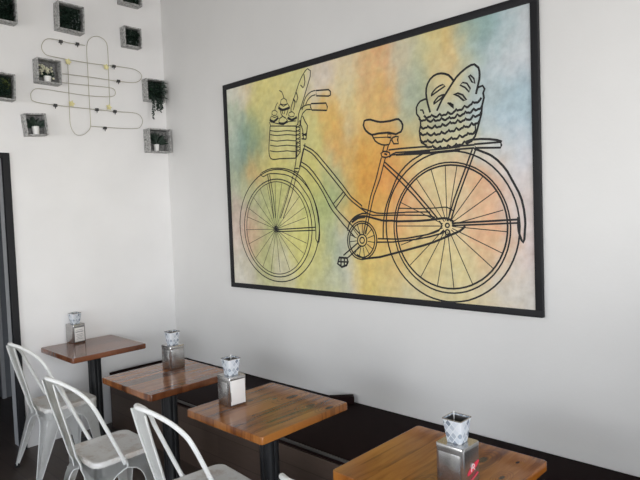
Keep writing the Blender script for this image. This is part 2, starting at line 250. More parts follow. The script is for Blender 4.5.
TINT = [(0.99,2.67,195,195,185),(1.06,2.62,190,188,172),(1.14,2.66,200,185,160),(1.24,2.57,190,178,115),(1.37,2.61,195,185,120),(1.52,2.60,195,185,125),(1.05,2.47,150,165,145),(0.97,2.40,180,185,170),(1.12,2.35,115,140,130),(1.16,2.24,105,135,125),(1.27,2.30,130,145,110),(1.26,2.43,160,165,115),(1.36,2.48,185,178,120),(1.37,2.24,180,172,120),(1.06,2.28,135,155,145),(0.98,2.24,165,175,160),(1.58,2.26,190,185,130),(1.78,2.64,195,190,130),(1.96,2.61,200,190,185),(2.05,2.62,205,190,170),(2.15,2.63,205,190,160),(2.15,2.54,200,190,150),(2.21,2.47,205,195,150),(2.33,2.56,205,170,130),(2.33,2.47,205,170,120),(2.27,2.39,205,180,115),(2.05,2.38,205,165,85),(1.98,2.34,205,165,95),(2.10,2.30,205,165,90),(2.20,2.27,200,190,160),(1.82,2.33,185,185,130),(1.90,2.57,195,185,165),(1.87,2.33,195,180,115),(2.11,2.44,205,190,160),(2.42,2.65,205,170,120),(2.48,2.65,205,150,110),(2.53,2.58,205,175,130),(2.43,2.53,205,170,110),(2.51,2.46,200,155,95),(2.40,2.40,205,165,95),(2.53,2.36,205,145,85),(2.58,2.56,195,180,160),(2.61,2.64,195,190,170),(2.62,2.45,180,185,170),(2.68,2.50,140,160,150),(2.71,2.41,135,155,145),(2.70,2.36,150,165,150),(2.69,2.61,180,185,160),(2.76,2.59,200,190,140),(2.81,2.61,195,185,130),(2.83,2.51,205,185,135),(2.76,2.40,170,170,130),(2.60,2.34,185,190,170),(2.73,2.51,180,180,145),(2.91,2.67,205,180,110),(2.91,2.60,210,170,110),(2.98,2.57,210,175,120),(2.99,2.65,195,185,140),(2.90,2.51,205,185,140),(3.06,2.65,150,170,160),(3.11,2.65,120,150,145),(3.17,2.65,120,155,160),(3.16,2.57,120,150,150),(3.24,2.65,150,175,180),(3.08,2.58,150,170,160),(3.00,2.55,190,185,145),(3.07,2.51,180,190,180),(3.21,2.57,190,198,200),(3.31,2.62,205,205,208),(3.32,2.53,185,195,198),(3.24,2.48,195,200,203),(3.36,2.47,205,205,208),(3.17,2.45,180,195,200),(3.19,2.33,160,175,180),(3.26,2.30,160,180,185),(3.33,2.29,145,170,180),(3.35,2.24,150,175,185),(3.21,2.27,170,180,175),(3.37,2.37,205,205,210),(3.26,2.39,195,200,205),(2.90,2.39,200,185,140),(1.03,2.12,135,150,135),(1.14,2.13,115,135,120),(1.22,2.11,165,160,110),(1.02,1.98,150,160,135),(1.23,2.02,190,150,100),(1.20,2.05,185,155,105),(0.97,1.89,165,170,150),(1.00,1.78,175,160,145),(0.98,1.69,180,165,155),(1.11,1.95,160,165,130),(1.32,2.09,185,175,110),(1.49,2.08,190,180,110),(1.26,1.88,165,170,125),(1.32,1.81,165,170,120),(1.50,1.84,170,172,110),(1.18,1.72,175,150,130),(1.20,1.78,155,165,130),(1.62,1.99,185,180,115),(1.62,1.76,195,185,135),(1.65,1.68,190,185,145),(1.87,2.22,180,185,130),(1.84,2.18,190,180,120),(2.00,2.20,200,165,90),(2.09,2.19,200,150,75),(2.04,2.12,205,165,115),(2.21,2.21,190,185,155),(2.29,2.19,205,160,85),(2.13,2.12,200,155,85),(2.19,2.05,200,160,90),(2.30,2.01,195,145,70),(2.30,1.92,195,130,50),(2.24,1.90,195,145,70),(1.86,2.08,190,185,115),(1.91,1.98,190,180,105),(1.99,2.01,190,185,150),(2.12,1.95,180,180,150),(2.04,1.90,150,165,115),(1.97,1.87,150,165,110),(2.06,1.84,140,155,125),(1.80,1.95,185,180,110),(2.18,1.89,195,165,90),(1.88,1.86,180,180,110),(2.43,2.30,200,170,115),(2.49,2.30,205,175,120),(2.41,2.22,205,165,95),(2.52,2.21,205,155,85),(2.65,2.25,165,175,150),(2.67,2.18,160,165,135),(2.63,2.11,190,165,105),(2.70,2.12,185,170,120),(2.65,2.28,170,180,165),(2.39,2.11,205,160,80),(2.38,1.97,205,155,75),(2.51,2.02,200,130,60),(2.55,1.98,200,145,75),(2.62,2.01,205,170,105),(2.49,1.93,205,150,95),(2.70,1.97,205,180,125),(2.80,1.99,205,190,140),(2.81,2.09,185,180,150),(2.77,1.90,205,190,150),(2.59,2.06,200,170,110),(2.92,2.22,170,180,175),(2.93,2.15,185,185,150),(2.98,2.08,190,185,140),(3.15,2.17,165,185,195),(3.26,2.18,160,182,195),(3.26,2.12,165,185,195),(3.33,2.11,165,185,195),(3.16,2.10,185,195,195),(3.27,2.05,195,200,202),(3.35,2.01,200,198,205),(3.20,2.00,200,200,198),(3.28,1.92,200,200,205),(2.93,1.99,205,180,140),(2.91,1.90,205,185,140),(3.06,1.90,210,165,125),(3.09,1.85,210,165,120),(3.13,1.80,210,165,130),(3.00,1.79,205,185,155),(3.22,1.78,200,165,140),(2.87,1.80,205,190,140),(3.30,1.78,198,196,200),(3.03,2.01,190,185,165),(1.00,1.66,185,165,155),(0.97,1.54,190,175,165),(1.14,1.60,185,150,125),(1.17,1.51,185,155,130),(1.01,1.45,185,178,165),(1.04,1.38,175,172,155),(0.99,1.25,190,186,175),(1.23,1.55,170,165,125),(1.27,1.43,160,160,110),(1.33,1.34,160,162,115),(1.50,1.49,175,172,135),(1.55,1.38,190,185,165),(1.65,1.51,190,185,110),(1.64,1.36,185,180,110),(1.16,1.26,175,170,155),(1.50,1.33,180,175,150),(1.43,1.64,160,165,110),(1.64,1.64,190,185,120),(1.74,1.70,180,180,110),(1.78,1.60,195,190,120),(1.77,1.49,190,185,110),(1.88,1.70,165,172,115),(1.97,1.73,145,160,105),(1.96,1.65,160,168,115),(2.00,1.56,165,170,120),(1.91,1.40,185,180,115),(2.01,1.47,150,160,130),(2.09,1.55,185,185,175),(2.15,1.48,175,175,165),(2.08,1.44,150,160,150),(2.08,1.63,170,175,150),(2.21,1.71,200,145,60),(2.26,1.68,200,150,70),(2.13,1.70,180,165,100),(2.27,1.59,195,165,90),(2.18,1.37,185,180,160),(2.24,1.36,195,180,100),(2.00,1.35,160,165,140),(1.79,1.35,185,180,125),(2.14,1.64,190,180,140),(2.43,1.83,205,145,75),(2.48,1.86,205,130,60),(2.45,1.73,205,165,95),(2.37,1.78,205,160,75),(2.62,1.79,205,155,105),(2.66,1.74,205,150,105),(2.74,1.75,205,175,140),(2.80,1.83,200,190,145),(2.50,1.63,205,155,110),(2.41,1.61,205,165,90),(2.58,1.57,205,170,110),(2.69,1.59,205,170,120),(2.76,1.62,205,180,130),(2.69,1.51,205,180,110),(2.43,1.50,200,165,80),(2.54,1.76,205,165,120),(2.81,1.54,200,185,140),(3.04,1.68,210,180,145),(3.16,1.69,208,165,130),(3.12,1.56,208,165,130),(3.17,1.58,208,155,120),(3.20,1.50,208,165,130),(3.10,1.47,208,180,140),(3.16,1.41,205,175,130),(2.97,1.50,205,190,155),(2.89,1.46,200,185,140),(3.02,1.41,205,190,140),(2.98,1.33,200,190,140),(2.90,1.35,200,188,140),(3.07,1.35,205,190,150),(3.26,1.42,205,190,170),(3.36,1.46,205,190,190),(3.35,1.37,200,192,190),(3.27,1.31,200,195,185),(3.36,1.28,198,196,190),(3.30,1.68,200,185,175),(3.38,1.63,198,190,190),(3.14,1.27,200,192,170),(2.90,1.23,200,190,150),(2.03,1.50,150,165,130),(2.04,1.41,165,172,150),(2.14,1.48,165,170,150),(2.11,1.46,150,160,150),(2.06,1.29,165,170,160),(2.02,1.22,185,185,145),(2.15,1.31,190,188,180),(2.22,1.27,195,188,190),(2.27,1.37,200,170,80),(2.26,1.29,200,175,90),(2.32,1.25,200,175,90),(2.32,1.36,200,180,125),(2.41,1.38,200,165,85),(2.38,1.30,195,180,120),(2.42,1.25,195,175,100),(2.48,1.34,195,175,130),(2.51,1.29,200,178,110),(2.48,1.24,195,185,150),(2.51,1.53,205,165,110),(2.56,1.43,200,165,95),(2.47,1.36,200,180,130),(2.42,1.31,195,170,90),(2.53,1.32,200,175,120),(2.46,1.24,195,182,135),(2.70,1.36,200,182,130),(2.70,1.46,205,185,130),(2.79,1.39,200,178,120),(2.78,1.32,200,185,135),(2.87,1.42,205,185,125),(2.61,1.23,190,185,160),(2.72,1.24,195,185,150),(2.87,1.32,200,190,150),(2.66,1.38,190,185,140)]
WIRES = [
[(-0.731, 3.133), (-0.86, 3.129), (-0.983, 3.135), (-1.042, 3.119), (-1.074, 3.064), (-1.056, 3.014), (-0.991, 2.998), (-0.71, 2.995), (-0.402, 3.009), (-0.287, 3.003), (-0.239, 2.958), (-0.293, 2.899), (-0.441, 2.884), (-0.716, 2.883), (-0.93, 2.876)] ,
[(-0.934, 2.807), (-0.75, 2.812), (-0.57, 2.819), (-0.502, 2.811), (-0.498, 2.764), (-0.559, 2.742), (-0.725, 2.73), (-0.924, 2.733), (-1.111, 2.737), (-1.164, 2.708), (-1.174, 2.67), (-1.153, 2.635), (-1.012, 2.624), (-0.731, 2.624), (-0.487, 2.626), (-0.308, 2.629), (-0.254, 2.579), (-0.278, 2.515), (-0.349, 2.494), (-0.558, 2.486), (-0.724, 2.484)] ,
[(-0.724, 2.484), (-0.724, 2.702), (-0.723, 2.93), (-0.72, 3.129), (-0.684, 3.199), (-0.623, 3.225), (-0.563, 3.202), (-0.543, 3.133), (-0.547, 2.899), (-0.552, 2.64)] ,
[(-0.882, 2.983), (-0.885, 2.794), (-0.891, 2.543), (-0.884, 2.459), (-0.848, 2.406), (-0.787, 2.41), (-0.735, 2.457), (-0.723, 2.501)] ,]
PETALS = [(-0.883, 2.975), (-0.57, 2.983), (-0.873, 2.648), (-0.564, 2.653)]
CLIPS = [(-0.925, 3.127), (-0.793, 3.132), (-0.492, 3.003), (-0.458, 2.884), (-0.995, 2.622), (-0.661, 2.624), (-0.504, 2.626), (-0.6, 2.478)]

# ---------------------------------------------------------------- helpers
def lin(c):
    c = c/255
    return c/12.92 if c <= .04045 else ((c+.055)/1.055)**2.4
def rgb(r, g, b): return (lin(r), lin(g), lin(b), 1)
class NT:
    def __init__(s, name, rough=.5, metal=0, color=(.8, .8, .8, 1)):
        s.m = bpy.data.materials.new(name); s.m.use_nodes = True; s.t = s.m.node_tree; s.b = s.t.nodes['Principled BSDF']
        s.b.inputs['Base Color'].default_value = color; s.b.inputs['Roughness'].default_value = rough; s.b.inputs['Metallic'].default_value = metal
    def n(s, typ, **kw):
        nd = s.t.nodes.new(typ)
        for k, v in kw.items():
            if k in nd.inputs: nd.inputs[k].default_value = v
            else: setattr(nd, k, v)
        return nd
    def l(s, a, b): s.t.links.new(a, b)
    def math(s, op, a, b=None, c=None):
        nd = s.t.nodes.new('ShaderNodeMath'); nd.operation = op
        for i, v in enumerate((a, b, c)):
            if v is None: continue
            if isinstance(v, (int, float)): nd.inputs[i].default_value = v
            else: s.l(v, nd.inputs[i])
        return nd.outputs[0]
    def mix(s, fac, a, b, blend='MIX'):
        nd = s.t.nodes.new('ShaderNodeMix'); nd.data_type = 'RGBA'; nd.blend_type = blend
        for i, v in ((0, fac), (6, a), (7, b)):
            if hasattr(v, 'is_linked') or hasattr(v, 'links'): s.l(v, nd.inputs[i])
            else: nd.inputs[i].default_value = v
        return nd.outputs[2]
    def obj(s, scale=(1, 1, 1)):
        tc = s.t.nodes.new('ShaderNodeTexCoord'); mp = s.t.nodes.new('ShaderNodeMapping'); mp.inputs['Scale'].default_value = scale
        s.l(tc.outputs['Object'], mp.inputs['Vector']); return mp.outputs[0]
    def noise(s, vec, scale, detail=3, rough=.5):
        nd = s.n('ShaderNodeTexNoise', Scale=scale, Detail=detail, Roughness=rough); s.l(vec, nd.inputs['Vector']); return nd.outputs['Fac']
    def ramp(s, fac, stops):
        nd = s.t.nodes.new('ShaderNodeValToRGB'); e = nd.color_ramp.elements
        e[0].position, e[0].color = stops[0]; e[1].position, e[1].color = stops[-1]
        for p, c in stops[1:-1]:
            q = e.new(p); q.color = c
        s.l(fac, nd.inputs[0]); return nd.outputs[0]
    def bump(s, h, strength=.2, dist=.002):
        nd = s.n('ShaderNodeBump', Strength=strength, Distance=dist); s.l(h, nd.inputs['Height']); s.l(nd.outputs[0], s.b.inputs['Normal'])
    def col(s, c): s.l(c, s.b.inputs['Base Color'])
def plain(name, c, rough=.5, metal=0, var=.12, vs=20, spec=.5):
    k = NT(name, rough, metal, c); k.b.inputs['Specular IOR Level'].default_value = spec; v = k.obj(); f = k.noise(v, vs)
    k.col(k.mix(f, tuple(x*(1-var) for x in c[:3])+(1,), tuple(min(1, x*(1+var)) for x in c[:3])+(1,)))
    return k.m

def obj(name, bm, mat, parent=None, smooth=True, loc=None):
    me = bpy.data.meshes.new(name); bmesh.ops.recalc_face_normals(bm, faces=bm.faces); bm.to_mesh(me); bm.free()
    for p in me.polygons: p.use_smooth = smooth
    me.materials.append(mat)
    o = bpy.data.objects.new(name, me); C.objects.link(o)
    if parent: o.parent = parent
    if loc: o.location = loc
    if smooth:
        try: me.set_sharp_from_angle(angle=math.radians(38))
        except Exception: pass
    return o
def tag(o, label, cat, group=None, kind=None):
    if label: o['label'] = label
    if cat: o['category'] = cat
    if group: o['group'] = group
    if kind: o['kind'] = kind
    return o
def thing(name, label, cat, loc=(0, 0, 0), rz=0, group=None):
    o = bpy.data.objects.new(name, None); C.objects.link(o); o.location = loc; o.rotation_euler = (0, 0, rz)
    o.empty_display_size = .05
    return tag(o, label, cat, group)
def struct(name, bm, mat, smooth=False):
    return tag(obj(name, bm, mat, None, smooth), None, None, None, 'structure')
def dup(root, loc, rz, label, group=None):
    r = root.copy(); C.objects.link(r); r.location = loc; r.rotation_euler = (0, 0, rz); r['label'] = label
    if group: r['group'] = group
    for ch in list(root.children):
        c = ch.copy(); C.objects.link(c); c.parent = r
        for g in ch.children:
            d = g.copy(); C.objects.link(d); d.parent = c
    return r
def add_box(bm, x0, x1, y0, y1, z0, z1, bev=0, seg=2, M=None):
    g = bmesh.ops.create_cube(bm, size=1); vs_ = g['verts']
    for v in vs_:
        v.co = Vector(((x0+x1)/2+v.co.x*(x1-x0), (y0+y1)/2+v.co.y*(y1-y0), (z0+z1)/2+v.co.z*(z1-z0)))
    if bev:
        es = list({e for v in vs_ for e in v.link_edges})
        r = bmesh.ops.bevel(bm, geom=es, offset=bev, segments=seg, profile=.5, affect='EDGES'); 
        vs_ = list({v for f in r['faces'] for v in f.verts} | {v for v in vs_ if v.is_valid})
    if M: 
        for v in vs_: v.co = M @ v.co
    return vs_
def box_bm(*a, **k):
    bm = bmesh.new(); add_box(bm, *a, **k); return bm
def add_tube(bm, pts, r, n=8, closed=False, cap=True):
    pts = [Vector(p) for p in pts]; N = len(pts); rings = []
    up = None
    for i, p in enumerate(pts):
        a = pts[(i-1) % N] if (closed or i) else p; b = pts[(i+1) % N] if (closed or i < N-1) else p
        t = (b-a).normalized()
        if up is None:
            up = Vector((0, 0, 1)) if abs(t.z) < .9 else Vector((1, 0, 0))
        s = t.cross(up).normalized(); up = s.cross(t).normalized()
        rr = r[i] if isinstance(r, (list, tuple)) else r
        rings.append([bm.verts.new(p+(s*math.cos(2*PI*k/n)+up*math.sin(2*PI*k/n))*rr) for k in range(n)])
    for i in range(N if closed else N-1):
        A, B = rings[i], rings[(i+1) % N]
        for k in range(n): bm.faces.new((A[k], A[(k+1) % n], B[(k+1) % n], B[k]))
    if cap and not closed:
        bm.faces.new(rings[0]); bm.faces.new(rings[-1][::-1])
def smooth_path(P, per=6, closed=False):
    P = [Vector(p) for p in P]; n = len(P); out = []
    for i in range(n if closed else n-1):
        a = P[(i-1) % n] if closed or i else P[0]; b = P[i]; c = P[(i+1) % n]; d = P[(i+2) % n] if closed or i+2 < n else P[-1]
        for k in range(per):
            t = k/per; out.append(.5*(2*b+(c-a)*t+(2*a-5*b+4*c-d)*t*t+(3*b-a-3*c+d)*t**3))
    if not closed: out.append(P[-1])
    return out
def rrect(w, d, r, n=5):
    out = []
    for cx, cy, a0 in ((w/2-r, d/2-r, 0), (-w/2+r, d/2-r, 90), (-w/2+r, -d/2+r, 180), (w/2-r, -d/2+r, 270)):
        for k in range(n+1):
            a = math.radians(a0+90*k/n); out.append((cx+r*math.cos(a), cy+r*math.sin(a)))
    return out
def add_loft(bm, loops, cap0=True, cap1=True, closed_u=True):
    R = [[bm.verts.new(p) for p in L] for L in loops]
    n = len(R[0])
    for A, B in zip(R, R[1:]):
        for k in range(n if closed_u else n-1): bm.faces.new((A[k], A[(k+1) % n], B[(k+1) % n], B[k]))
    if cap0: bm.faces.new(R[0][::-1])
    if cap1: bm.faces.new(R[-1])
    return R

# ---------------------------------------------------------------- setting
def wall_mat(name, c, seed):
    k = NT(name, .62, 0, c); v = k.obj()
    f = k.noise(v, 1.3+seed, 4); g = k.noise(v, 60, 4, .6)
    a = tuple(x*.94 for x in c[:3])+(1,)
    k.col(k.mix(k.ramp(f, [(.35, (0, 0, 0, 1)), (.7, (1, 1, 1, 1))]), a, c))
    h = k.math('ADD', k.math('MULTIPLY', g, .4), k.math('MULTIPLY', k.noise(v, 9, 5, .6), 1.0))
    k.bump(h, .35, .004); return k.m
M_wall = wall_mat('white_wall_paint', (.80, .795, .78, 1), 0)
M_wallb = wall_mat('white_plaster_paint', (.885, .875, .865, 1), .6)
M_ceil = plain('ceiling_paint', (.24, .24, .24, 1), .9)
def planks(name, c0, c1, w, L, axis, rough=.4, gap=.35):
    k = NT(name, rough); v = k.obj()
    sp = k.n('ShaderNodeSeparateXYZ'); k.l(v, sp.inputs[0]); across, along = (sp.outputs[0], sp.outputs[1]) if axis == 'y' else ((sp.outputs[2], sp.outputs[1]) if axis == 'z' else (sp.outputs[1], sp.outputs[0]))
    a = k.math('DIVIDE', across, w); idx = k.math('FLOOR', a)
    wn = k.n('ShaderNodeTexWhiteNoise', noise_dimensions='1D'); k.l(idx, wn.inputs['W'])
    al = k.math('ADD', k.math('DIVIDE', along, L), k.math('MULTIPLY', wn.outputs[0], 5.3)); idy = k.math('FLOOR', al)
    wn2 = k.n('ShaderNodeTexWhiteNoise', noise_dimensions='2D'); cb = k.n('ShaderNodeCombineXYZ'); k.l(idx, cb.inputs[0]); k.l(idy, cb.inputs[1]); k.l(cb.outputs[0], wn2.inputs[0])
    st = k.n('ShaderNodeCombineXYZ'); k.l(k.math('MULTIPLY', across, 40), st.inputs[0]); k.l(k.math('MULTIPLY', along, 3), st.inputs[1]); k.l(wn2.outputs[0], st.inputs[2])
    g = k.noise(st.outputs[0], 1.2, 5, .6)
    f = k.math('ADD', k.math('MULTIPLY', wn2.outputs[0], .45), k.math('MULTIPLY', g, .6))
    c = k.mix(f, c0, c1)
    fr = k.math('FRACT', a); e = k.math('LESS_THAN', k.math('MINIMUM', fr, k.math('SUBTRACT', 1, fr)), .018)
    k.col(k.mix(k.math('MULTIPLY', e, 1-gap), c, (.01, .008, .006, 1))); k.bump(k.math('ADD', k.math('MULTIPLY', e, -1.5), g), .15, .002)
    return k.m
M_floor = planks('dark_floor_planks', (.030, .021, .017, 1), (.100, .072, .058, 1), .14, 1.2, 'y', .42)
RX0, RY0, RZ = LX, WY, 4.05
T = .15
DX0, DX1, DZ = -2.26, -1.345, 2.237             # doorway in the far wall
struct('floor', box_bm(RX0-T, T, RY0-T, 2.6, -.12, 0), M_floor)
struct('ceiling', box_bm(RX0-T, T, RY0-T, 2.6, RZ, RZ+.12), M_ceil)
struct('wall_right', box_bm(0, T, RY0-T, 2.6, 0, RZ), M_wall)
bm = bmesh.new(); y0, y1, z0, z1 = LWIN
add_box(bm, RX0-T, RX0, RY0-T, y0, 0, RZ); add_box(bm, RX0-T, RX0, y1, 2.6, 0, RZ); add_box(bm, RX0-T, RX0, y0, y1, 0, z0); add_box(bm, RX0-T, RX0, y0, y1, z1, RZ)
struct('wall_left', bm, M_wall)
bm = bmesh.new(); add_box(bm, RX0, DX0, 0, T, 0, RZ); add_box(bm, DX1, 0, 0, T, 0, RZ); add_box(bm, DX0, DX1, 0, T, DZ, RZ)
struct('wall_back', bm, M_wallb)
bm = bmesh.new(); x0, x1, z0, z1 = WIN
add_box(bm, RX0, x0, RY0-T, RY0, 0, RZ); add_box(bm, x1, 0, RY0-T, RY0, 0, RZ); add_box(bm, x0, x1, RY0-T, RY0, 0, z0); add_box(bm, x0, x1, RY0-T, RY0, z1, RZ)
struct('wall_front', bm, M_wall)
M_frame = plain('black_steel', (.016, .016, .018, 1), .6, spec=.25)
bm = bmesh.new()
for a in (x0, x0+1.6, x0+3.2, x1-.05): add_box(bm, a, a+.05, RY0-.1, RY0-.05, z0, z1)
add_box(bm, x0, x1, RY0-.1, RY0-.05, z0, z0+.05); add_box(bm, x0, x1, RY0-.1, RY0-.05, z1-.05, z1)
struct('window_1', bm, M_frame)
bm = bmesh.new(); y0, y1, z0, z1 = LWIN
for a in (y0, (y0+y1)/2, y1-.05): add_box(bm, RX0-.1, RX0-.05, a, a+.05, z0, z1)
add_box(bm, RX0-.1, RX0-.05, y0, y1, z0, z0+.05); add_box(bm, RX0-.1, RX0-.05, y0, y1, z1-.05, z1)
struct('window_added', bm, M_frame)  # frame of the unseen window added to raise the ambient light
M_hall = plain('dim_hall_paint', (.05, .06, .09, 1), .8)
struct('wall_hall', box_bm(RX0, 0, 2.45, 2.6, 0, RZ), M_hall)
# doorway: black frame, grey jamb, grey leaf standing open into the hall
bm = bmesh.new()
add_box(bm, DX1-.05, DX1, -.018, .02, 0, DZ, .003); add_box(bm, DX0, DX0+.05, -.018, .02, 0, DZ, .003); add_box(bm, DX0+.05, DX1-.05, -.018, .02, DZ-.04, DZ, .003)
struct('trim_1', bm, M_frame)
M_jamb = plain('grey_jamb_paint', (.46, .47, .48, 1), .5)
bm = bmesh.new()
add_box(bm, DX1-.028, DX1-.0005, .021, T+.02, 0, DZ-.001); add_box(bm, DX0+.0005, DX0+.028, .021, T+.02, 0, DZ-.001)
struct('trim_2', bm, M_jamb)
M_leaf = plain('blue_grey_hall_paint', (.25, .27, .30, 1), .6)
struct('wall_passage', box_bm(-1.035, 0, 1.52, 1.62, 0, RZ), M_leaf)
struct('trim_3', box_bm(-1.045, -1.010, 1.500, 1.519, 0, 2.4), plain('pale_trim_paint', (.55, .57, .60, 1), .5))

# ---------------------------------------------------------------- bench along the right wall
M_seat = plain('dark_maroon_vinyl', (.010, .003, .003, 1), .8, 0, .2, spec=.12)
M_base = planks('brown_bench_boards', (.048, .030, .022, 1), (.11, .074, .056, 1), .145, 2.0, 'z', .5, .5)
M_edge = plain('dull_metal_edging', (.060, .057, .052, 1), .6, 0)
BX, BY, BZ, BEND = -.709, -.100, .439, -5.215
bench = thing('wall_bench', 'long built-in bench with dark maroon seat and brown boarded front under the mural', 'bench', (BX/2, BY, 0))
def B(bm, name, mat, **k):
    o = obj(name, bm, mat, bench, **k); o.location = (-BX/2, -BY, 0); return o
B(box_bm(BX+.006, -.001, BEND, BY, BZ-.045, BZ, .008), 'seat', M_seat)
B(box_bm(BX, -.02, BEND, BY-.002, .0, BZ-.046), 'bench_base', M_base, smooth=False)
B(box_bm(BX+.004, -.001, BY-.001, BY+.016, 0, BZ+.013, .003), 'end_board', M_seat)
B(box_bm(BX-.004, BX+.006, BEND, BY, BZ-.022, BZ-.006, .002), 'edge_trim', M_edge)
bm = box_bm(-.082, .082, -.028, .028, 0, .052, .006)
tag(obj('cushion_block', bm, M_seat, None, True, (-.080, -2.103, BZ+.001)), 'small dark block lying on the bench seat against the wall behind a table', 'block').rotation_euler = (0, 0, math.radians(-46))

# low partition added out of view to shade the lower right wall
struct('wall_added_shade', box_bm(-1.35, 0, -5.32, -5.22, 0, PH), M_wall)

# ---------------------------------------------------------------- mural
MY0, MY1, MZ0, MZ1 = .896, 3.437, 1.137, 2.750
IY0, IY1, IZ0, IZ1 = .934, 3.400, 1.173, 2.709
mural = thing('bicycle_mural', 'large black framed watercolour picture of a bicycle with two baskets', 'picture', (0, -(MY0+MY1)/2, (MZ0+MZ1)/2))
def MP(o): o.location = -Vector(mural.location); return o
for nm, a in (('frame_bar', (MY0, MY1, IZ1, MZ1)), ('frame_bar', (MY0, MY1, MZ0, IZ0)), ('frame_bar', (MY0, IY0, IZ0, IZ1)), ('frame_bar', (IY1, MY1, IZ0, IZ1))):
    MP(obj(nm, box_bm(-.030, -.001, -a[1], -a[0], a[2], a[3], .002), M_frame, mural))
def wall_tone(Y, Z):       # brightness of bare wall (sRGB) that the sampled tints were seen under
    t = min(1, max(0, (Y-.9)/2.5)); h = min(1, max(0, (1.75-Z)/.8)); u = min(1, max(0, (Z-2.2)/.8)); return 199+16*t-(12-10*t)*h-(11-6*t)*u
def tint(Y, Z):
    wy = noise.noise((Y*7, Z*4, 1.7))*.05+noise.noise((Y*19, Z*13, 8.7))*.035
    wz = noise.noise((Y*7, Z*4, 5.2))*.06+noise.noise((Y*19, Z*13, 2.2))*.05
    y, z = Y+wy, Z+wz; s = 0; c = [0, 0, 0]
    for a, b, r, g, bl in TINT:
        d = (y-a)**2+((z-b)*.8)**2; w = 1/(d*d+.00004)
        s += w; c[0] += r*w; c[1] += g*w; c[2] += bl*w
    L = lin(wall_tone(Y, Z)); k = .5+.5*noise.noise((Y*5, Z*5, 0)); blot = 1+.10*(k-.5)+.12*noise.noise((Y*16, Z*16, 4))+.10*noise.noise((Y*38, Z*38, 2))
    out = [min(.92, lin(v/s)/L*.80*blot) for v in c]
    m_ = sum(out)/3; return [max(.01, m_+(v-m_)*SAT) for v in out]
SAT = 1.02
NY, NZ = 168, 108
bm = bmesh.new(); grid = []
for j in range(NZ+1):
    grid.append([bm.verts.new((-.020, -(IY0+(IY1-IY0)*i/NY), IZ0+(IZ1-IZ0)*j/NZ)) for i in range(NY+1)])
for j in range(NZ):
    for i in range(NY): bm.faces.new((grid[j][i], grid[j+1][i], grid[j+1][i+1], grid[j][i+1]))
bd = [e for e in bm.edges if e.is_boundary]
r = bmesh.ops.extrude_edge_only(bm, edges=bd)
for v in [g for g in r['geom'] if isinstance(g, bmesh.types.BMVert)]: v.co.x = -.001
k = NT('watercolour_paper', .7); at = k.n('ShaderNodeVertexColor', layer_name='pigment'); v = k.obj()
f = k.noise(v, 28, 5, .65); k.col(k.mix(.5, at.outputs[0], k.ramp(f, [(.3, (.36, .36, .36, 1)), (.7, (.62, .62, .62, 1))]), 'OVERLAY')); k.bump(k.noise(v, 260, 2), .15, .0008)
cv = MP(obj('canvas', bm, k.m, mural, False))
ca = cv.data.color_attributes.new('pigment', 'FLOAT_COLOR', 'POINT')
for i, vt in enumerate(cv.data.vertices):
    ca.data[i].color = (*tint(-vt.co.y, vt.co.z), 1)
M_ink = plain('black_ink', (.008, .008, .009, 1), .6)
def ribbon(bm, pts, w, x):
    P = [Vector((x, -a/1000, b/1000)) for a, b in pts]
    P = [p for i, p in enumerate(P) if i == 0 or (p-P[i-1]).length > 1e-5]
    if len(P) < 2: return
    closed = (P[0]-P[-1]).length < .002 and len(P) > 3
    if closed: P = P[:-1]
    n = len(P); V = []
    for i in range(n):
        a = P[(i-1) % n] if closed or i else P[0]; b = P[(i+1) % n] if closed or i < n-1 else P[-1]
        t = (b-a); t = t.normalized() if t.length > 1e-6 else Vector((0, 1, 0))
        s = Vector((0, -t.z, t.y)); V.append((bm.verts.new(P[i]+s*w/2), bm.verts.new(P[i]-s*w/2)))
    for i in range(n if closed else n-1):
        A, Bq = V[i], V[(i+1) % n]; bm.faces.new((A[0], A[1], Bq[1], Bq[0]))
INKW = .0069
for nm, a, b in (('bicycle_drawing', 0, G1), ('fruit_basket_drawing', G1, G2), ('bread_basket_drawing', G2, len(INK))):
    bm = bmesh.new()
    for i, (w, pts) in enumerate(INK[a:b]): ribbon(bm, pts, w*INKW, -.0206-.0000015*(i % 60))
    MP(obj(nm, bm, M_ink, mural, False))

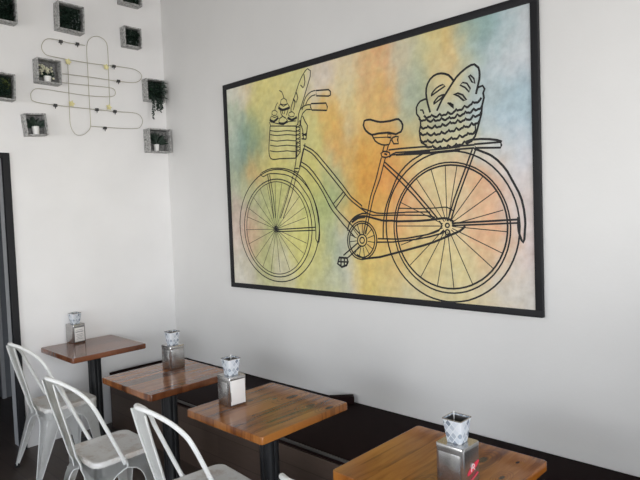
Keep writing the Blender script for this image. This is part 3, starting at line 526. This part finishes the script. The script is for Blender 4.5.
# ---------------------------------------------------------------- tables
def table_wood(name, seed, c_dark, c_mid, c_light, knots):
    k = NT(name, .16); v = k.obj(); k.b.inputs['Specular IOR Level'].default_value = .3; k.b.inputs['Coat Weight'].default_value = .3; k.b.inputs['Coat Roughness'].default_value = .05; k.b.inputs['Coat IOR'].default_value = 1.35
    sp = k.n('ShaderNodeSeparateXYZ'); k.l(v, sp.inputs[0]); X, Y, Z = sp.outputs
    warp = k.math('MULTIPLY', k.math('SUBTRACT', k.noise(v, 4+seed*.3, 2), .5), .05)
    kd = None
    for kx, ky, kr in knots:      # grain swirls round each knot
        dx = k.math('SUBTRACT', X, kx); dy = k.math('MULTIPLY', k.math('SUBTRACT', Y, ky), 2.0)
        d = k.math('SQRT', k.math('ADD', k.math('MULTIPLY', dx, dx), k.math('MULTIPLY', dy, dy)))
        q = k.math('DIVIDE', d, kr*1.5)
        kd = q if kd is None else k.math('MINIMUM', kd, q)
    idx = k.math('FLOOR', k.math('DIVIDE', k.math('ADD', Y, seed*.013), .096))
    wn = k.n('ShaderNodeTexWhiteNoise', noise_dimensions='1D'); k.l(k.math('ADD', idx, seed*7.7), wn.inputs['W'])
    st = k.n('ShaderNodeCombineXYZ'); k.l(k.math('MULTIPLY', X, 2.2), st.inputs[0])
    k.l(k.math('MULTIPLY', k.math('ADD', Y, k.math('ADD', warp, k.math('DIVIDE', .02, k.math('ADD', kd, .6)))), 26), st.inputs[1]); k.l(k.math('ADD', k.math('MULTIPLY', wn.outputs[0], 9), seed*3.1), st.inputs[2])
    g = k.noise(st.outputs[0], 1.4, 6, .62); g2 = k.noise(st.outputs[0], .45, 3, .5)
    f = k.math('ADD', k.math('MULTIPLY', g, .75), k.math('ADD', k.math('MULTIPLY', g2, .35), k.math('MULTIPLY', k.math('SUBTRACT', wn.outputs[0], .5), .22)))
    c = k.ramp(f, [(.36, c_dark), (.50, c_mid), (.68, c_light)])
    c = k.mix(k.ramp(kd, [(.55, (.93, .93, .93, 1)), (1.0, (0, 0, 0, 1))]), c, (.025, .012, .007, 1))
    sw = k.math('SINE', k.math('MULTIPLY', kd, 9)); sw = k.math('MULTIPLY', k.math('GREATER_THAN', sw, .55), k.math('LESS_THAN', kd, 3.1))
    c = k.mix(k.math('MULTIPLY', sw, .38), c, (.07, .028, .012, 1))
    streak = k.noise(st.outputs[0], .8, 2, .4); c = k.mix(k.ramp(streak, [(.66, (0, 0, 0, 1)), (.74, (.6, .6, .6, 1))]), c, (.05, .02, .01, 1))
    k.col(c); k.bump(g, .04, .001); return k.m
M_iron = plain('black_cast_iron', (.010, .011, .013, 1), .38)
TD, TW, TH = .571, .577, .75
def make_table(label, loc, mat):
    t = thing('cafe_table', label, 'table', loc, 0, 'wooden cafe tables along the wall')
    bm = bmesh.new(); add_loft(bm, [[(x*k_, y*k_, z) for x, y in rrect(TD, TW, .014, 5)] for k_, z in ((.95, TH-.038), (.988, TH-.038), (1, TH-.0345), (1, TH-.0035), (.997, TH-.001), (.988, TH), (.984, TH), (.95, TH))]); obj('table_top', bm, mat, t)
    bm = bmesh.new(); R = []
    for z, s in ((.055, 1.25), (.09, 1.0), (.62, 1.0), (.68, 1.12), (.705, 1.7), (.7115, 2.0)):
        L = []
        for i in range(40):      # four lobed fluted column
            a = 2*PI*i/40; rr = .040+.009*abs(math.cos(2*a))**.6*(1 if math.cos(4*a) > -2 else 0); L.append((rr*s*math.cos(a+PI/4), rr*s*math.sin(a+PI/4), z))
        R.append(L)
    add_loft(bm, R); obj('column', bm, M_iron, t)
    bm = bmesh.new()
    for a in range(4):
        M = Matrix.Rotation(PI/4+a*PI/2, 4, 'Z'); L = []
        for x, w, z0, z1 in ((.02, .045, .018, .060), (.09, .034, .012, .042), (.19, .028, .004, .024), (.215, .022, 0, .014)):
            L.append([M @ Vector(p) for p in ((x, -w, z0), (x, w, z0), (x, w*.55, z1), (x, -w*.55, z1))])
        add_loft(bm, L)
    obj('base', bm, M_iron, t)
    bm = box_bm(-.17, .17, -.02, .02, TH-.0445, TH-.0385); add_box(bm, -.02, .02, -.17, .17, TH-.0445, TH-.0385)
    obj('top_bracket', bm, M_iron, t, False)
    return t
woods = [
 ('reddish brown wooden cafe table standing alone against the far wall', (-.924, -.305), (.08, .025, .010, 1), (.19, .065, .030, 1), (.27, .105, .050, 1), [(.10, .10, .012), (-.3, -.15, .01)]),
 ('brown cafe table at the far end of the bench, nearest the room corner', (-1.013, -1.513), (.09, .028, .010, 1), (.22, .076, .028, 1), (.32, .125, .045, 1), [(-.05, .12, .014), (.12, -.20, .012)]),
 ('orange brown cafe table with dark knots, second table from the viewer', (-1.015, -2.442), (.12, .036, .009, 1), (.27, .092, .020, 1), (.38, .145, .032, 1), [(.175, .005, .028), (.10, .055, .014), (.135, -.17, .022), (.17, -.265, .020), (.0, .13, .012), (-.13, -.05, .010)]),
 ('honey coloured cafe table closest to the viewer with swirling knots', (-1.055, -3.463), (.16, .045, .008, 1), (.33, .108, .016, 1), (.44, .165, .028, 1), [(-.17, -.03, .020), (.14, -.10, .024), (.05, -.22, .014), (.20, -.21, .010)])]
for i, (lb, (x, y), c0, c1, c2, kn) in enumerate(woods):
    make_table(lb, (x, y, 0), table_wood('varnished_wood_%s' % 'abcd'[i], i+1, c0, c1, c2, kn))

# ---------------------------------------------------------------- napkin dispensers and cups
k = NT('brushed_steel', .27, .92, (.46, .45, .44, 1)); v = k.obj((1, 1, 60)); f = k.noise(v, 9, 3); k.col(k.mix(f, (.36, .355, .35, 1), (.56, .55, .54, 1))); k.bump(f, .05, .0006); M_steel = k.m
M_steeld = plain('dark_steel_edge', (.16, .155, .15, 1), .35, .8)
M_card_glare = plain('white_card_and_glare', (.78, .76, .74, 1), .35, 0, .03)
M_grey = plain('grey_print', (.25, .25, .26, 1), .6)
M_red = plain('red_print', (.62, .03, .06, 1), .5); M_pale = plain('pale_print', (.8, .7, .7, 1), .5)
DU, DV, DH = .105, .111, .150
def make_dispenser(label, loc, rz, face):
    t = thing('napkin_dispenser', label, 'napkin dispenser', loc, rz, 'steel napkin dispensers on the tables')
    bm = bmesh.new()
    P = rrect(DU, DV, .010, 5)
    add_loft(bm, [[(x*s, y*s, z) for x, y in P] for z, s in ((0, .97), (.003, 1), (DH-.014, 1), (DH-.014, 1.012), (DH-.003, 1.012), (DH, .975))])
    obj('dispenser_body', bm, M_steel, t)
    y = -DV/2
    if face in ('card', 'bright'):
        bm = bmesh.new(); w, h0, h1 = (.042, .014, .124) if face == 'card' else (.043, .010, .133)
        add_box(bm, -w, w, y-.0022, y-.0002, h0, h1, .0008)
        p = obj('face_card_or_glare', bm, M_card_glare, t)  # on the bright face this white panel stands for the window's reflection
        if face == 'card':
            bm = bmesh.new()
            for zz, ww in ((.105, .028), (.092, .033), (.088, .033), (.070, .025), (.058, .030), (.046, .020), (.034, .028)):
                add_box(bm, -ww, ww, y-.0027, y-.0023, zz-.0016, zz+.0016)
            obj('printed_text', bm, M_grey, p, False)
            bm = bmesh.new()
            for a in ((-w-.005, -w, h0-.005, h1+.005), (w, w+.005, h0-.005, h1+.005), (-w, w, h1, h1+.006), (-w, w, h0-.006, h0)): add_box(bm, a[0], a[1], y-.004, y-.0002, a[2], a[3], .0008)
            obj('card_frame', bm, M_steeld, t)
        else:
            bm = box_bm(-w-.0006, -w+.0014, y-.0040, y-.0023, .03, .075); obj('slot_edge', bm, M_steeld, t)
    elif face == 'plain':
        bm = box_bm(-.043, .043, y-.0020, y-.0002, .012, .130, .0008); obj('face_plate', bm, M_steel, t)
    elif face == 'logo':
        bm = bmesh.new(); pts = []
        for i in range(24):
            a = 2*PI*i/24; pts.append((.038*math.cos(a)+.006, .011*math.sin(a)+.014*math.cos(a)))
        vs_ = [bm.verts.new((px_, y-.0012, .070+pz)) for px_, pz in pts]; bm.faces.new(vs_)
        vs2 = [bm.verts.new((px_, y-.0002, .070+pz)) for px_, pz in pts]
        for i in range(24): bm.faces.new((vs_[i], vs_[(i+1) % 24], vs2[(i+1) % 24], vs2[i]))
        lg = obj('red_logo', bm, M_red, t, False); lg['label'] = 'red oval script logo'
        bm = bmesh.new()
        R_ = [(-.010, -.012), (-.004, .016), (.006, .017), (.010, .009), (.004, .002), (-.004, .002), (.004, .001), (.012, -.011)]
        add_tube(bm, [(q.x+.002, y-.0018, .070+q.y*.75) for q in smooth_path([(p[0], p[1], 0) for p in R_], 3)], .0016, 5)
        obj('logo_lettering', bm, M_pale, lg)
        bm = bmesh.new(); add_tube(bm, [(-.030, y-.0012, .026), (-.01, y-.0012, .030), (.02, y-.0012, .040), (.035, y-.0012, .046)], .003, 5); obj('red_stripe', bm, M_red, t)
    x = -DU/2
    bm = box_bm(x-.0012, x-.0002, -DV/2+.014, DV/2-.014, .012, DH-.026, .0005)
    obj('side_plate', bm, M_steel, t)
    return t
k = NT('diamond_print_metal', .35, .1); v = k.obj(); sp = k.n('ShaderNodeSeparateXYZ'); k.l(v, sp.inputs[0])
s_ = k.math('ADD', sp.outputs[0], sp.outputs[1])
D = .0185
pa = k.math('DIVIDE', k.math('ADD', k.math('MULTIPLY', s_, 1.15), sp.outputs[2]), D*1.5); pb = k.math('DIVIDE', k.math('SUBTRACT', k.math('MULTIPLY', s_, 1.15), sp.outputs[2]), D*1.5)
ia, ib = k.math('FLOOR', pa), k.math('FLOOR', pb); cb = k.n('ShaderNodeCombineXYZ'); k.l(ia, cb.inputs[0]); k.l(ib, cb.inputs[1])
wn = k.n('ShaderNodeTexWhiteNoise', noise_dimensions='2D'); k.l(cb.outputs[0], wn.inputs[0])
ga = k.math('GREATER_THAN', k.math('FRACT', pa), .16); gb = k.math('GREATER_THAN', k.math('FRACT', pb), .16)
k.col(k.mix(k.math('MULTIPLY', ga, gb), (.74, .77, .80, 1), k.ramp(wn.outputs[0], [(.0, (.20, .24, .30, 1)), (.35, (.34, .39, .46, 1)), (.6, (.62, .67, .73, 1)), (1, (.78, .8, .83, 1))])))
M_cup = k.m
M_stick = plain('pale_stick', (.82, .82, .80, 1), .4)
def make_cup(label, loc, rz):
    t = thing('square_cup', label, 'cup', loc, rz, 'small tapered cups on the dispensers')
    bm = bmesh.new(); H = .083
    out = [[(x, y, z) for x, y in rrect(.053+(.074-.053)*z/H, .053+(.074-.053)*z/H, .006, 4)] for z in (0, .02, .04, .06, H)]
    inn = [[(x, y, z) for x, y in rrect(.050+(.071-.050)*z/H, .050+(.071-.050)*z/H, .005, 4)] for z in (H, .04, .003)]
    add_loft(bm, out+inn); obj('cup_body', bm, M_cup, t)
    bm = bmesh.new(); P = rrect(.074, .074, .0065, 4); add_tube(bm, [(x, y, H) for x, y in P], .0018, 6, True); obj('cup_rim', bm, M_steel, t)
    bm = bmesh.new()
    inn = [[(x, y, z) for x, y in rrect(w, w, .005, 4)] for w, z in ((.0703, H-.003), (.0495, .0036))]
    add_loft(bm, inn, False, True); obj('cup_lining', bm, M_steeld, t)
    return t
disp = [(-.998, -.121, .116, 'card', 'steel napkin dispenser with a white printed card, on the table against the far wall'),
 (-.953, -1.453, -.023, 'plain', 'plain steel napkin dispenser on the far table of the bench, near the corner'),
 (-1.155, -2.317, -.087, 'bright', 'napkin dispenser with a front painted white like reflected window light, on the knotty orange brown table'),
 (-1.192, -3.642, -.029, 'logo', 'steel napkin dispenser with a red logo on the table closest to the viewer')]
cupl = ['diamond patterned square cup on the dispenser with a printed card', 'diamond patterned square cup on the plain dispenser near the room corner',
 'diamond patterned square cup on the dispenser with a painted reflection front', 'diamond patterned square cup on the dispenser with the red logo']
for (fx, fy, a, face, lb), cl in zip(disp, cupl):
    ux, uy = math.cos(a), math.sin(a); cx = fx+ux*DU/2-uy*DV/2; cy = fy+uy*DU/2+ux*DV/2
    make_dispenser(lb, (cx, cy, TH+.0005), a, face)
    make_cup(cl, (cx, cy, TH+DH+.0012), a+.03)
    bm = bmesh.new(); add_tube(bm, [(0, 0, 0), (.004, .003, .091)], .0022, 6)
    tag(obj('toothpick', bm, M_stick, None, True, (cx+ux*.012-uy*.018, cy+uy*.012+ux*.018, TH+DH+.0062)), 'thin pale stick standing in the '+cl.split(' on the ')[0].replace('diamond patterned ', '')+' of the '+cl.split(' on the ')[1], 'toothpick', 'sticks in the cups')

# ---------------------------------------------------------------- metal chairs
def chair_paint(name, c, dirt):
    k = NT(name, .36); v = k.obj(); f = k.noise(v, 7, 4, .6); g = k.noise(v, 45, 3, .6)
    m_ = k.ramp(k.math('ADD', k.math('MULTIPLY', f, .7), k.math('MULTIPLY', g, .3)), [(.50, (0, 0, 0, 1)), (.68, (1, 1, 1, 1))])
    k.col(k.mix(m_, c, dirt)); return k.m
M_chair = chair_paint('worn_white_enamel', (.84, .845, .825, 1), (.72, .71, .68, 1))
M_cseat = chair_paint('scuffed_white_enamel', (.72, .71, .68, 1), (.50, .42, .35, 1))
M_splat = chair_paint('greyish_white_enamel', (.72, .73, .71, 1), (.62, .63, .61, 1))
M_rub = plain('black_rubber', (.012, .012, .012, 1), .7)
SX0, SX1, SY = -.135, .222, .182
CX, CYH = (SX0+SX1)/2, (SX1-SX0)/2
def chair_leg(sx, sy):
    bm = bmesh.new(); rows = []
    SZ = .010; tx = SX1-.004 if sx > 0 else SX0+.004; fx = SX1+.005 if sx > 0 else SX0-.088
    for i in range(17):
        t = (i/16)**1.25; z = .418-(.418-.014)*t; d = max(0, .385-z)
        w = .165-(.165-.080)*math.sqrt(max(0, 1-(1-d/.10)**2)) if d < .10 else .080-(.080-.024)*((d-.10)/.271)
        px, py = tx+(fx-tx)*t, sy*(SY-.003+(.205-SY)*t)
        L = []
        for j in range(9):
            ph = (j/8)*PI/2; a = 1-math.cos(ph)**.42; b = 1-math.sin(ph)**.42
            rib = .006*max(0, 1-abs(j-4)/1.6)*min(1, max(0, (t-.12)/.1)); 
            L.append((px-sx*w*a*(1+(CYH/.165-1)*max(0, 1-d/.10))+sx*rib*.7, py-sy*w*b+sy*rib*.7, z))
        rows.append(L)
    R = [[bm.verts.new(p) for p in L] for L in rows]
    for A, Bq in zip(R, R[1:]):
        for k_ in range(8): bm.faces.new((A[k_], A[k_+1], Bq[k_+1], Bq[k_]))
    bmesh.ops.solidify(bm, geom=bm.faces[:], thickness=-.0022)
    foot = (fx-sx*.006, sy*(.205-.014))
    # rolled edges
    for e in (0, 8): add_tube(bm, [rows[i][e] for i in range(17)], .0032, 6)
    return bm, foot
def make_chair(label, loc, rz):
    t = thing('metal_chair', label, 'chair', loc, rz, 'white metal cafe chairs')
    # seat pan, slightly dished
    bm = bmesh.new(); W_, D_ = 2*SY, SX1-SX0; L = []
    for s, z in ((1.008, .432), (1.008, .4505), (.990, .458), (.965, .4600), (.91, .4590), (.85, .4555), (.55, .4530), (.2, .4520)):
        L.append([(CX+x*s, y*s, z) for x, y in rrect(D_, W_, .048, 7)])
    add_loft(bm, L, False, True); obj('seat', bm, M_cseat, t)
    # apron below the seat
    bm = bmesh.new()
    P = rrect(D_-.002, W_-.002, .046, 7); add_loft(bm, [[(CX+x, y, .4320) for x, y in P], [(CX+x*1.004, y*1.004, .383) for x, y in P]], False, False)
    bmesh.ops.solidify(bm, geom=bm.faces[:], thickness=.002); obj('apron', bm, M_chair, t)
    for sx in (-1, 1):
        for sy in (-1, 1):
            bm, ft = chair_leg(sx, sy); lg = obj('leg', bm, M_chair, t)
            bm = bmesh.new(); add_loft(bm, [[(ft[0]+x*s, ft[1]+y*s, z) for x, y in rrect(.034, .034, .009, 3)] for z, s in ((0, .9), (.003, 1), (.018, .92))])
            obj('rubber_foot', bm, M_rub, lg)
    # crossed braces under the seat
    bm = bmesh.new()
    for s in (-1, 1): add_tube(bm, smooth_path([(SX0+.0, -s*.17, .350), (CX, 0, .372+.006*s), (SX1-.015, s*.17, .350)], 4), .006, 6)
    obj('cross_brace', bm, M_chair, t)
    # back hoop
    half = [(.015, .194, .440), (-.035, .194, .552), (-.085, .193, .665), (-.120, .189, .743), (-.146, .168, .797), (-.189, .122, .850), (-.245, .072, .895), (-.277, .0, .910)]
    path = [(x, -y, z) for x, y, z in half]+[(x, y, z) for x, y, z in half[-2::-1]]
    HE = .015
    bm = bmesh.new(); add_tube(bm, smooth_path(path, 4), .0105, 9); obj('back_hoop', bm, M_chair, t)
    for s in (-1, 1):
        bm = bmesh.new(); add_tube(bm, [(HE+.008, s*.1945, .420), (HE-.003, s*.1945, .452)], .0135, 8)
        obj('hoop_bracket', bm, M_chair, t)
    # splat: thin pressed sheet with rolled flanges
    bm = bmesh.new(); rows = []
    spl = [(0, -.139, .400, .048), (0, -.145, .435, .046), (0, -.163, .480, .046), (0, -.182, .560, .052), (0, -.208, .660, .060), (0, -.240, .780, .066), (0, -.266, .893, .070)]
    P3 = smooth_path([(a[1], a[3], a[2]) for a in spl], 4)
    for q in P3:
        rows.append([(q.x-.010*(1 if abs(j) == 3 else 0)+.004*(1 if j == 0 else 0)*0, j/3*q.y if abs(j) < 3 else (q.y if j > 0 else -q.y), q.z-.002*(abs(j) == 3)) for j in (-3, -2.7, -1.4, 0, 1.4, 2.7, 3)])
    R = [[bm.verts.new(p) for p in L] for L in rows]
    for A, Bq in zip(R, R[1:]):
        for k_ in range(6): bm.faces.new((A[k_], A[k_+1], Bq[k_+1], Bq[k_]))
    bmesh.ops.solidify(bm, geom=bm.faces[:], thickness=.0016); sp_ = obj('splat', bm, M_splat, t)
    bm = bmesh.new()
    for e in (0, 6): add_tube(bm, [r_[e] for r_ in rows], .0036, 6)
    obj('splat_flange', bm, M_chair, sp_)
    return t
chairs = [(-1.294, -.484, .008, 'white metal chair at the single table by the far wall, farthest of the chairs'),
 (-1.469, -1.579, -.002, 'white metal chair at the table nearest the room corner, between two other chairs'),
 (-1.403, -2.401, -.093, 'white metal chair at the knotty orange brown table, with its tall back showing in front'),
 (-1.452, -3.372, 0.0, 'white metal chair at the closest table, only the top of its back in view')]
c0 = make_chair(chairs[0][3], (*chairs[0][:2], 0), chairs[0][2])
for x, y, a, lb in chairs[1:]: dup(c0, (x, y, 0), a, lb)

# ---------------------------------------------------------------- wall planters
def zinc(name, a, b):
    k = NT(name, .6, .1); v = k.obj(); f = k.noise(v, 55, 4, .7); k.col(k.ramp(f, [(.36, a), (.60, b)])); return k.m
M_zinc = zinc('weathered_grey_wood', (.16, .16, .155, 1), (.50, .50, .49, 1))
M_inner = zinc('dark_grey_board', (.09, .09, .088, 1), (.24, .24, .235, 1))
M_pot = plain('white_ceramic', (.80, .80, .78, 1), .4, 0, .04)
M_soil = plain('dark_moss', (.018, .022, .014, 1), .95, 0, .5, 60)
M_lf = {n: plain(n+'_leaf', c, .5, 0, .4, 60) for n, c in (('dark', (.012, .028, .018, 1)), ('green', (.035, .09, .04, 1)), ('silver', (.30, .34, .33, 1)), ('lime', (.16, .20, .07, 1)), ('cream', (.62, .61, .46, 1)))}
def add_leaf(bm, p, d, L, w, droop=.3, n=4):
    p = Vector(p); d = Vector(d).normalized(); s = d.cross(Vector((random.uniform(-.5, .5), 1, random.uniform(-.3, .3)))).normalized(); prev = None
    for i in range(n+1):
        t = i/n; ww = w*math.sin(PI*min(.97, max(.06, t*.92+.06)))/2
        nrm = s.cross(d).normalized()
        a, m_, b = bm.verts.new(p-s*ww), bm.verts.new(p+nrm*ww*.35), bm.verts.new(p+s*ww)
        if prev: bm.faces.new((prev[0], prev[1], m_, a)); bm.faces.new((prev[1], prev[2], b, m_))
        prev = (a, m_, b); p = p+d*L/n; d = (d+Vector((0, 0, -droop/n))).normalized()
def make_box(label, x, z, w, h, d, tilt):
    t = thing('planter_box', label, 'planter', (x, -d/2, z), 0, 'grey planter boxes on the far wall'); t.rotation_euler = (0, -tilt, 0)
    th = .010
    for a in ((-w/2, -w/2+th, -h/2, h/2), (w/2-th, w/2, -h/2, h/2), (-w/2+th, w/2-th, -h/2, -h/2+th), (-w/2+th, w/2-th, h/2-th, h/2)):
        obj('side_board', box_bm(a[0], a[1], -d/2, d/2-.001, a[2], a[3], .0015), M_zinc, t)
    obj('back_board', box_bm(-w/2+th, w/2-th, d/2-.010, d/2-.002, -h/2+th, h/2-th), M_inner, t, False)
    return t
def local(t, p):
    return Matrix.Translation(t.location) @ Matrix.Rotation(t.rotation_euler[1], 4, 'Y') @ Vector(p)
def plant(kind, label, t, w, h, d, th=.010):
    fl = -h/2+th
    o = thing('potted_plant' if kind in ('flower', 'arch', 'tuft') else 'trailing_plant' if kind == 'trail' else 'wall_plant', label, 'plant', local(t, (0, 0, fl+.001)), 0, 'plants in the planter boxes'); o.rotation_euler = t.rotation_euler
    hh = h-2*th; ww = w-2*th
    if kind in ('flower', 'arch', 'tuft'):
        pr = .030; px = {'flower': -.004, 'arch': -.018, 'tuft': 0}[kind]; ph = {'flower': .045, 'arch': .060, 'tuft': .060}[kind]; pr = {'flower': .030, 'arch': .026, 'tuft': .028}[kind]
        bm = bmesh.new()
        Ls = [[(px+r_*math.cos(2*PI*i/18), -.004+r_*math.sin(2*PI*i/18), z) for i in range(18)] for r_, z in ((pr*.78, 0), (pr, ph), (pr*.9, ph), (pr*.85, ph-.01))]
        add_loft(bm, Ls); obj('pot', bm, M_pot, o)
        if kind == 'flower':
            bm = bmesh.new()
            for i in range(46):
                a = random.uniform(0, 2*PI); add_leaf(bm, (px, -.004, ph-.008), (math.cos(a), math.sin(a)*.4, random.uniform(.15, 1.1)), random.uniform(.035, .075), .014, .5)
            obj('leaves', bm, M_lf['dark'], o)
            bm = bmesh.new()
            for i in range(44):
                a = random.uniform(-1, 1); c_ = Vector((px-.012+a*.052, random.uniform(-.03, .015), ph+.045+random.uniform(-.025, .02)*(1+abs(a))-.012*a))
                g = bmesh.ops.create_icosphere(bm, subdivisions=1, radius=random.uniform(.006, .011)); 
                for v_ in g['verts']: v_.co = v_.co*random.uniform(.8, 1.2)+c_
            obj('blossom', bm, M_lf['cream'], o)
        elif kind == 'arch':
            bm = bmesh.new()
            for i in range(40):
                a = random.uniform(0, 2*PI); add_leaf(bm, (px, -.004, ph-.008), (math.cos(a)*.9+.25, math.sin(a)*.22, random.uniform(.35, 1.7)), random.uniform(.10, .135), .022, .75, 6)
            obj('leaves', bm, M_lf['dark'], o)
        else:
            bm = bmesh.new()
            for i in range(44):
                a = random.uniform(-1, 1); add_leaf(bm, (px, -.004, ph-.008), (a*1.6, random.uniform(-.3, .15), random.uniform(.25, 1.0)), random.uniform(.065, .095), .028, .25)
            obj('leaves', bm, M_lf['dark'], o)
    else:
        main, acc, na = {'moss': ('dark', 'silver', 14), 'fern': ('dark', 'silver', 50), 'lime': ('dark', 'lime', 46), 'grey': ('dark', 'silver', 46), 'wisps': ('dark', 'silver', 16), 'trail': ('dark', 'green', 14)}[kind]
        bm = box_bm(-ww/2+.001, ww/2-.001, d/2-.040, d/2-.012, .001, hh-.002, .006)
        for v_ in bm.verts: v_.co += Vector((0, noise.noise(v_.co*40)*.004, 0))
        obj('moss_bed', bm, M_soil, o)
        def leaves(n_, L0, L1, w_, reach=1.0, area=None):
            bm = bmesh.new(); a0 = area or (-.5, .5, .02, .98)
            for i in range(n_):
                x = random.uniform(a0[0], a0[1])*(ww-.02); z = hh*random.uniform(a0[2], a0[3]); L_ = random.uniform(L0, L1)
                dx = random.uniform(-.6, .6)-x/ww*1.4; dz = random.uniform(-.5, .6)-(z/hh-.5)*1.6
                add_leaf(bm, (x, d/2-.045, z), (dx, -random.uniform(.5, 1)*reach, dz), L_, w_, .9)
            return bm
        obj('leaves', leaves({'moss': 330, 'fern': 200, 'wisps': 170}.get(kind, 140), .035, .070, .014, 1.3 if kind == 'moss' else 1.0, (-.56, .56, -.08, 1.06) if kind == 'moss' else None), M_lf[main], o)
        ar = {'grey': (0, .5, .1, .95), 'fern': (.1, .5, .1, .9), 'lime': (0, .5, .35, .95), 'moss': (-.2, .3, .7, .95)}.get(kind)
        obj('leaf_tips', leaves(na, .03, .055, .010, 1.1, ar), M_lf[acc], o)
        if kind == 'trail':
            bm = bmesh.new()
            for x, y, L_ in ((-.055, -.050, .135), (-.045, -.054, .10), (-.01, -.052, .05), (.02, -.052, .07), (.035, -.05, .045), (.0, -.055, .035)):
                q = [Vector((x, d/2-.05, .03)), Vector((x, -d/2-.006, .012)), Vector((x+.004, -d/2-.010, -.03)), Vector((x-.002, -d/2-.008, -.03-L_))]
                sp2 = smooth_path(q, 8); add_tube(bm, sp2, .0012, 4)
                for s2 in sp2[6:]:
                    for _ in range(2): add_leaf(bm, s2, (random.uniform(-1, 1), random.uniform(-.5, .1), -random.uniform(.2, 1)), random.uniform(.014, .026), .009, .5, 3)
            for i in range(22):
                a = random.uniform(-.9, 1.1); z = random.uniform(.1, 1)*hh
                add_leaf(bm, (ww*.3, -d/2+.01, z), (1, -.4, a*.6), random.uniform(.04, .07), .010, .7)
            obj('hanging_stems', bm, M_lf['dark'], o)
    return o
boxes = [
 (-1.351, 3.276, .19, .19, .09, .0, 'moss', 'grey planter box packed with dark moss, topmost and farthest to the door side', 'dense dark green plant filling the planter box highest above the doorway'),
 (-.856, 3.313, .206, .211, .092, .023, 'fern', 'large grey planter box above the wire ornament, holding dark fern', 'dark fern with grey tips in the planter box above the wire ornament'),
 (-1.048, 2.868, .180, .183, .092, .010, 'flower', 'grey planter box overlapping the wire ornament, holding cream blossom', 'cream blossoming plant in a white pot, in the box beside the wire ornament'),
 (-.326, 3.635, .188, .190, .087, -.010, 'grey', 'grey planter box at the very top of the far wall, cut by the picture edge', 'grey leaved plant in the planter box cut by the top picture edge'),
 (-.329, 3.267, .157, .166, .082, -.012, 'wisps', 'small grey planter box right of the wire ornament near its top', 'wispy dark plant in the small planter box between wire ornament and corner'),
 (-.134, 2.841, .184, .191, .085, -.011, 'trail', 'grey planter box by the room corner with a plant trailing out below', 'dark trailing plant hanging out of its planter box by the room corner'),
 (-.128, 2.400, .214, .205, .101, -.019, 'arch', 'lowest grey planter box by the room corner, holding a white pot', 'plant with long arching dark leaves in a white pot by the room corner'),
 (-1.163, 2.454, .156, .165, .081, -.091, 'tuft', 'small tilted grey planter box below the wire ornament, lowest near the door', 'short dark leafed plant in a white pot, in the tilted planter box'),
 (-1.393, 2.712, .19, .19, .09, .028, 'lime', 'grey planter box right above the doorway, full of yellow green foliage', 'yellow green foliage in the planter box right above the doorway')]
for x, z, w, h, d, tilt, kind, lb, pl_ in boxes:
    t = make_box(lb, x, z, w, h, d, -tilt)
    plant(kind, pl_, t, w, h, d)

# ---------------------------------------------------------------- wire ornament
k = NT('brass_wire', .35, .6); v = k.obj(); f = k.noise(v, 3, 1); k.col(k.mix(f, (.52, .47, .30, 1), (.42, .41, .37, 1))); M_wire = k.m
M_brassy = plain('pale_gold_leaf', (.78, .72, .38, 1), .5, .1)
M_clip = plain('dark_clip', (.04, .04, .04, 1), .5)
orn = thing('wire_ornament', 'looping gold wire wall ornament with small gold petals between the planter boxes', 'wall ornament', (-.72, 0, 2.8))
def OP(o): o.location = (.72, 0, -2.8); return o
for wi, L in enumerate(WIRES):
    bm = bmesh.new(); add_tube(bm, smooth_path([(x, -.030-.006*(wi > 1), z) for x, z in L], 4),   .0024, 6); OP(obj('wire', bm, M_wire, orn))
for x, z in PETALS:
    bm = bmesh.new()
    for a in (0, 1.3, 2.6, 4.0, 5.2):
        add_leaf(bm, (x, -.040, z), (math.cos(a), -.25, math.sin(a)), .027, .020, .1)
    OP(obj('petal', bm, M_brassy, orn))
for x, z in CLIPS:
    bm = bmesh.new(); add_tube(bm, [(x, 0, z), (x, -.034, z)], .006, 8); add_box(bm, x-.014, x+.014, -.037, -.024, z-.010, z+.012, .003); add_tube(bm, [(x, -.030, z-.008), (x, -.030, z-.026)], [.006, .002], 6)
    OP(obj('clip', bm, M_clip, orn))
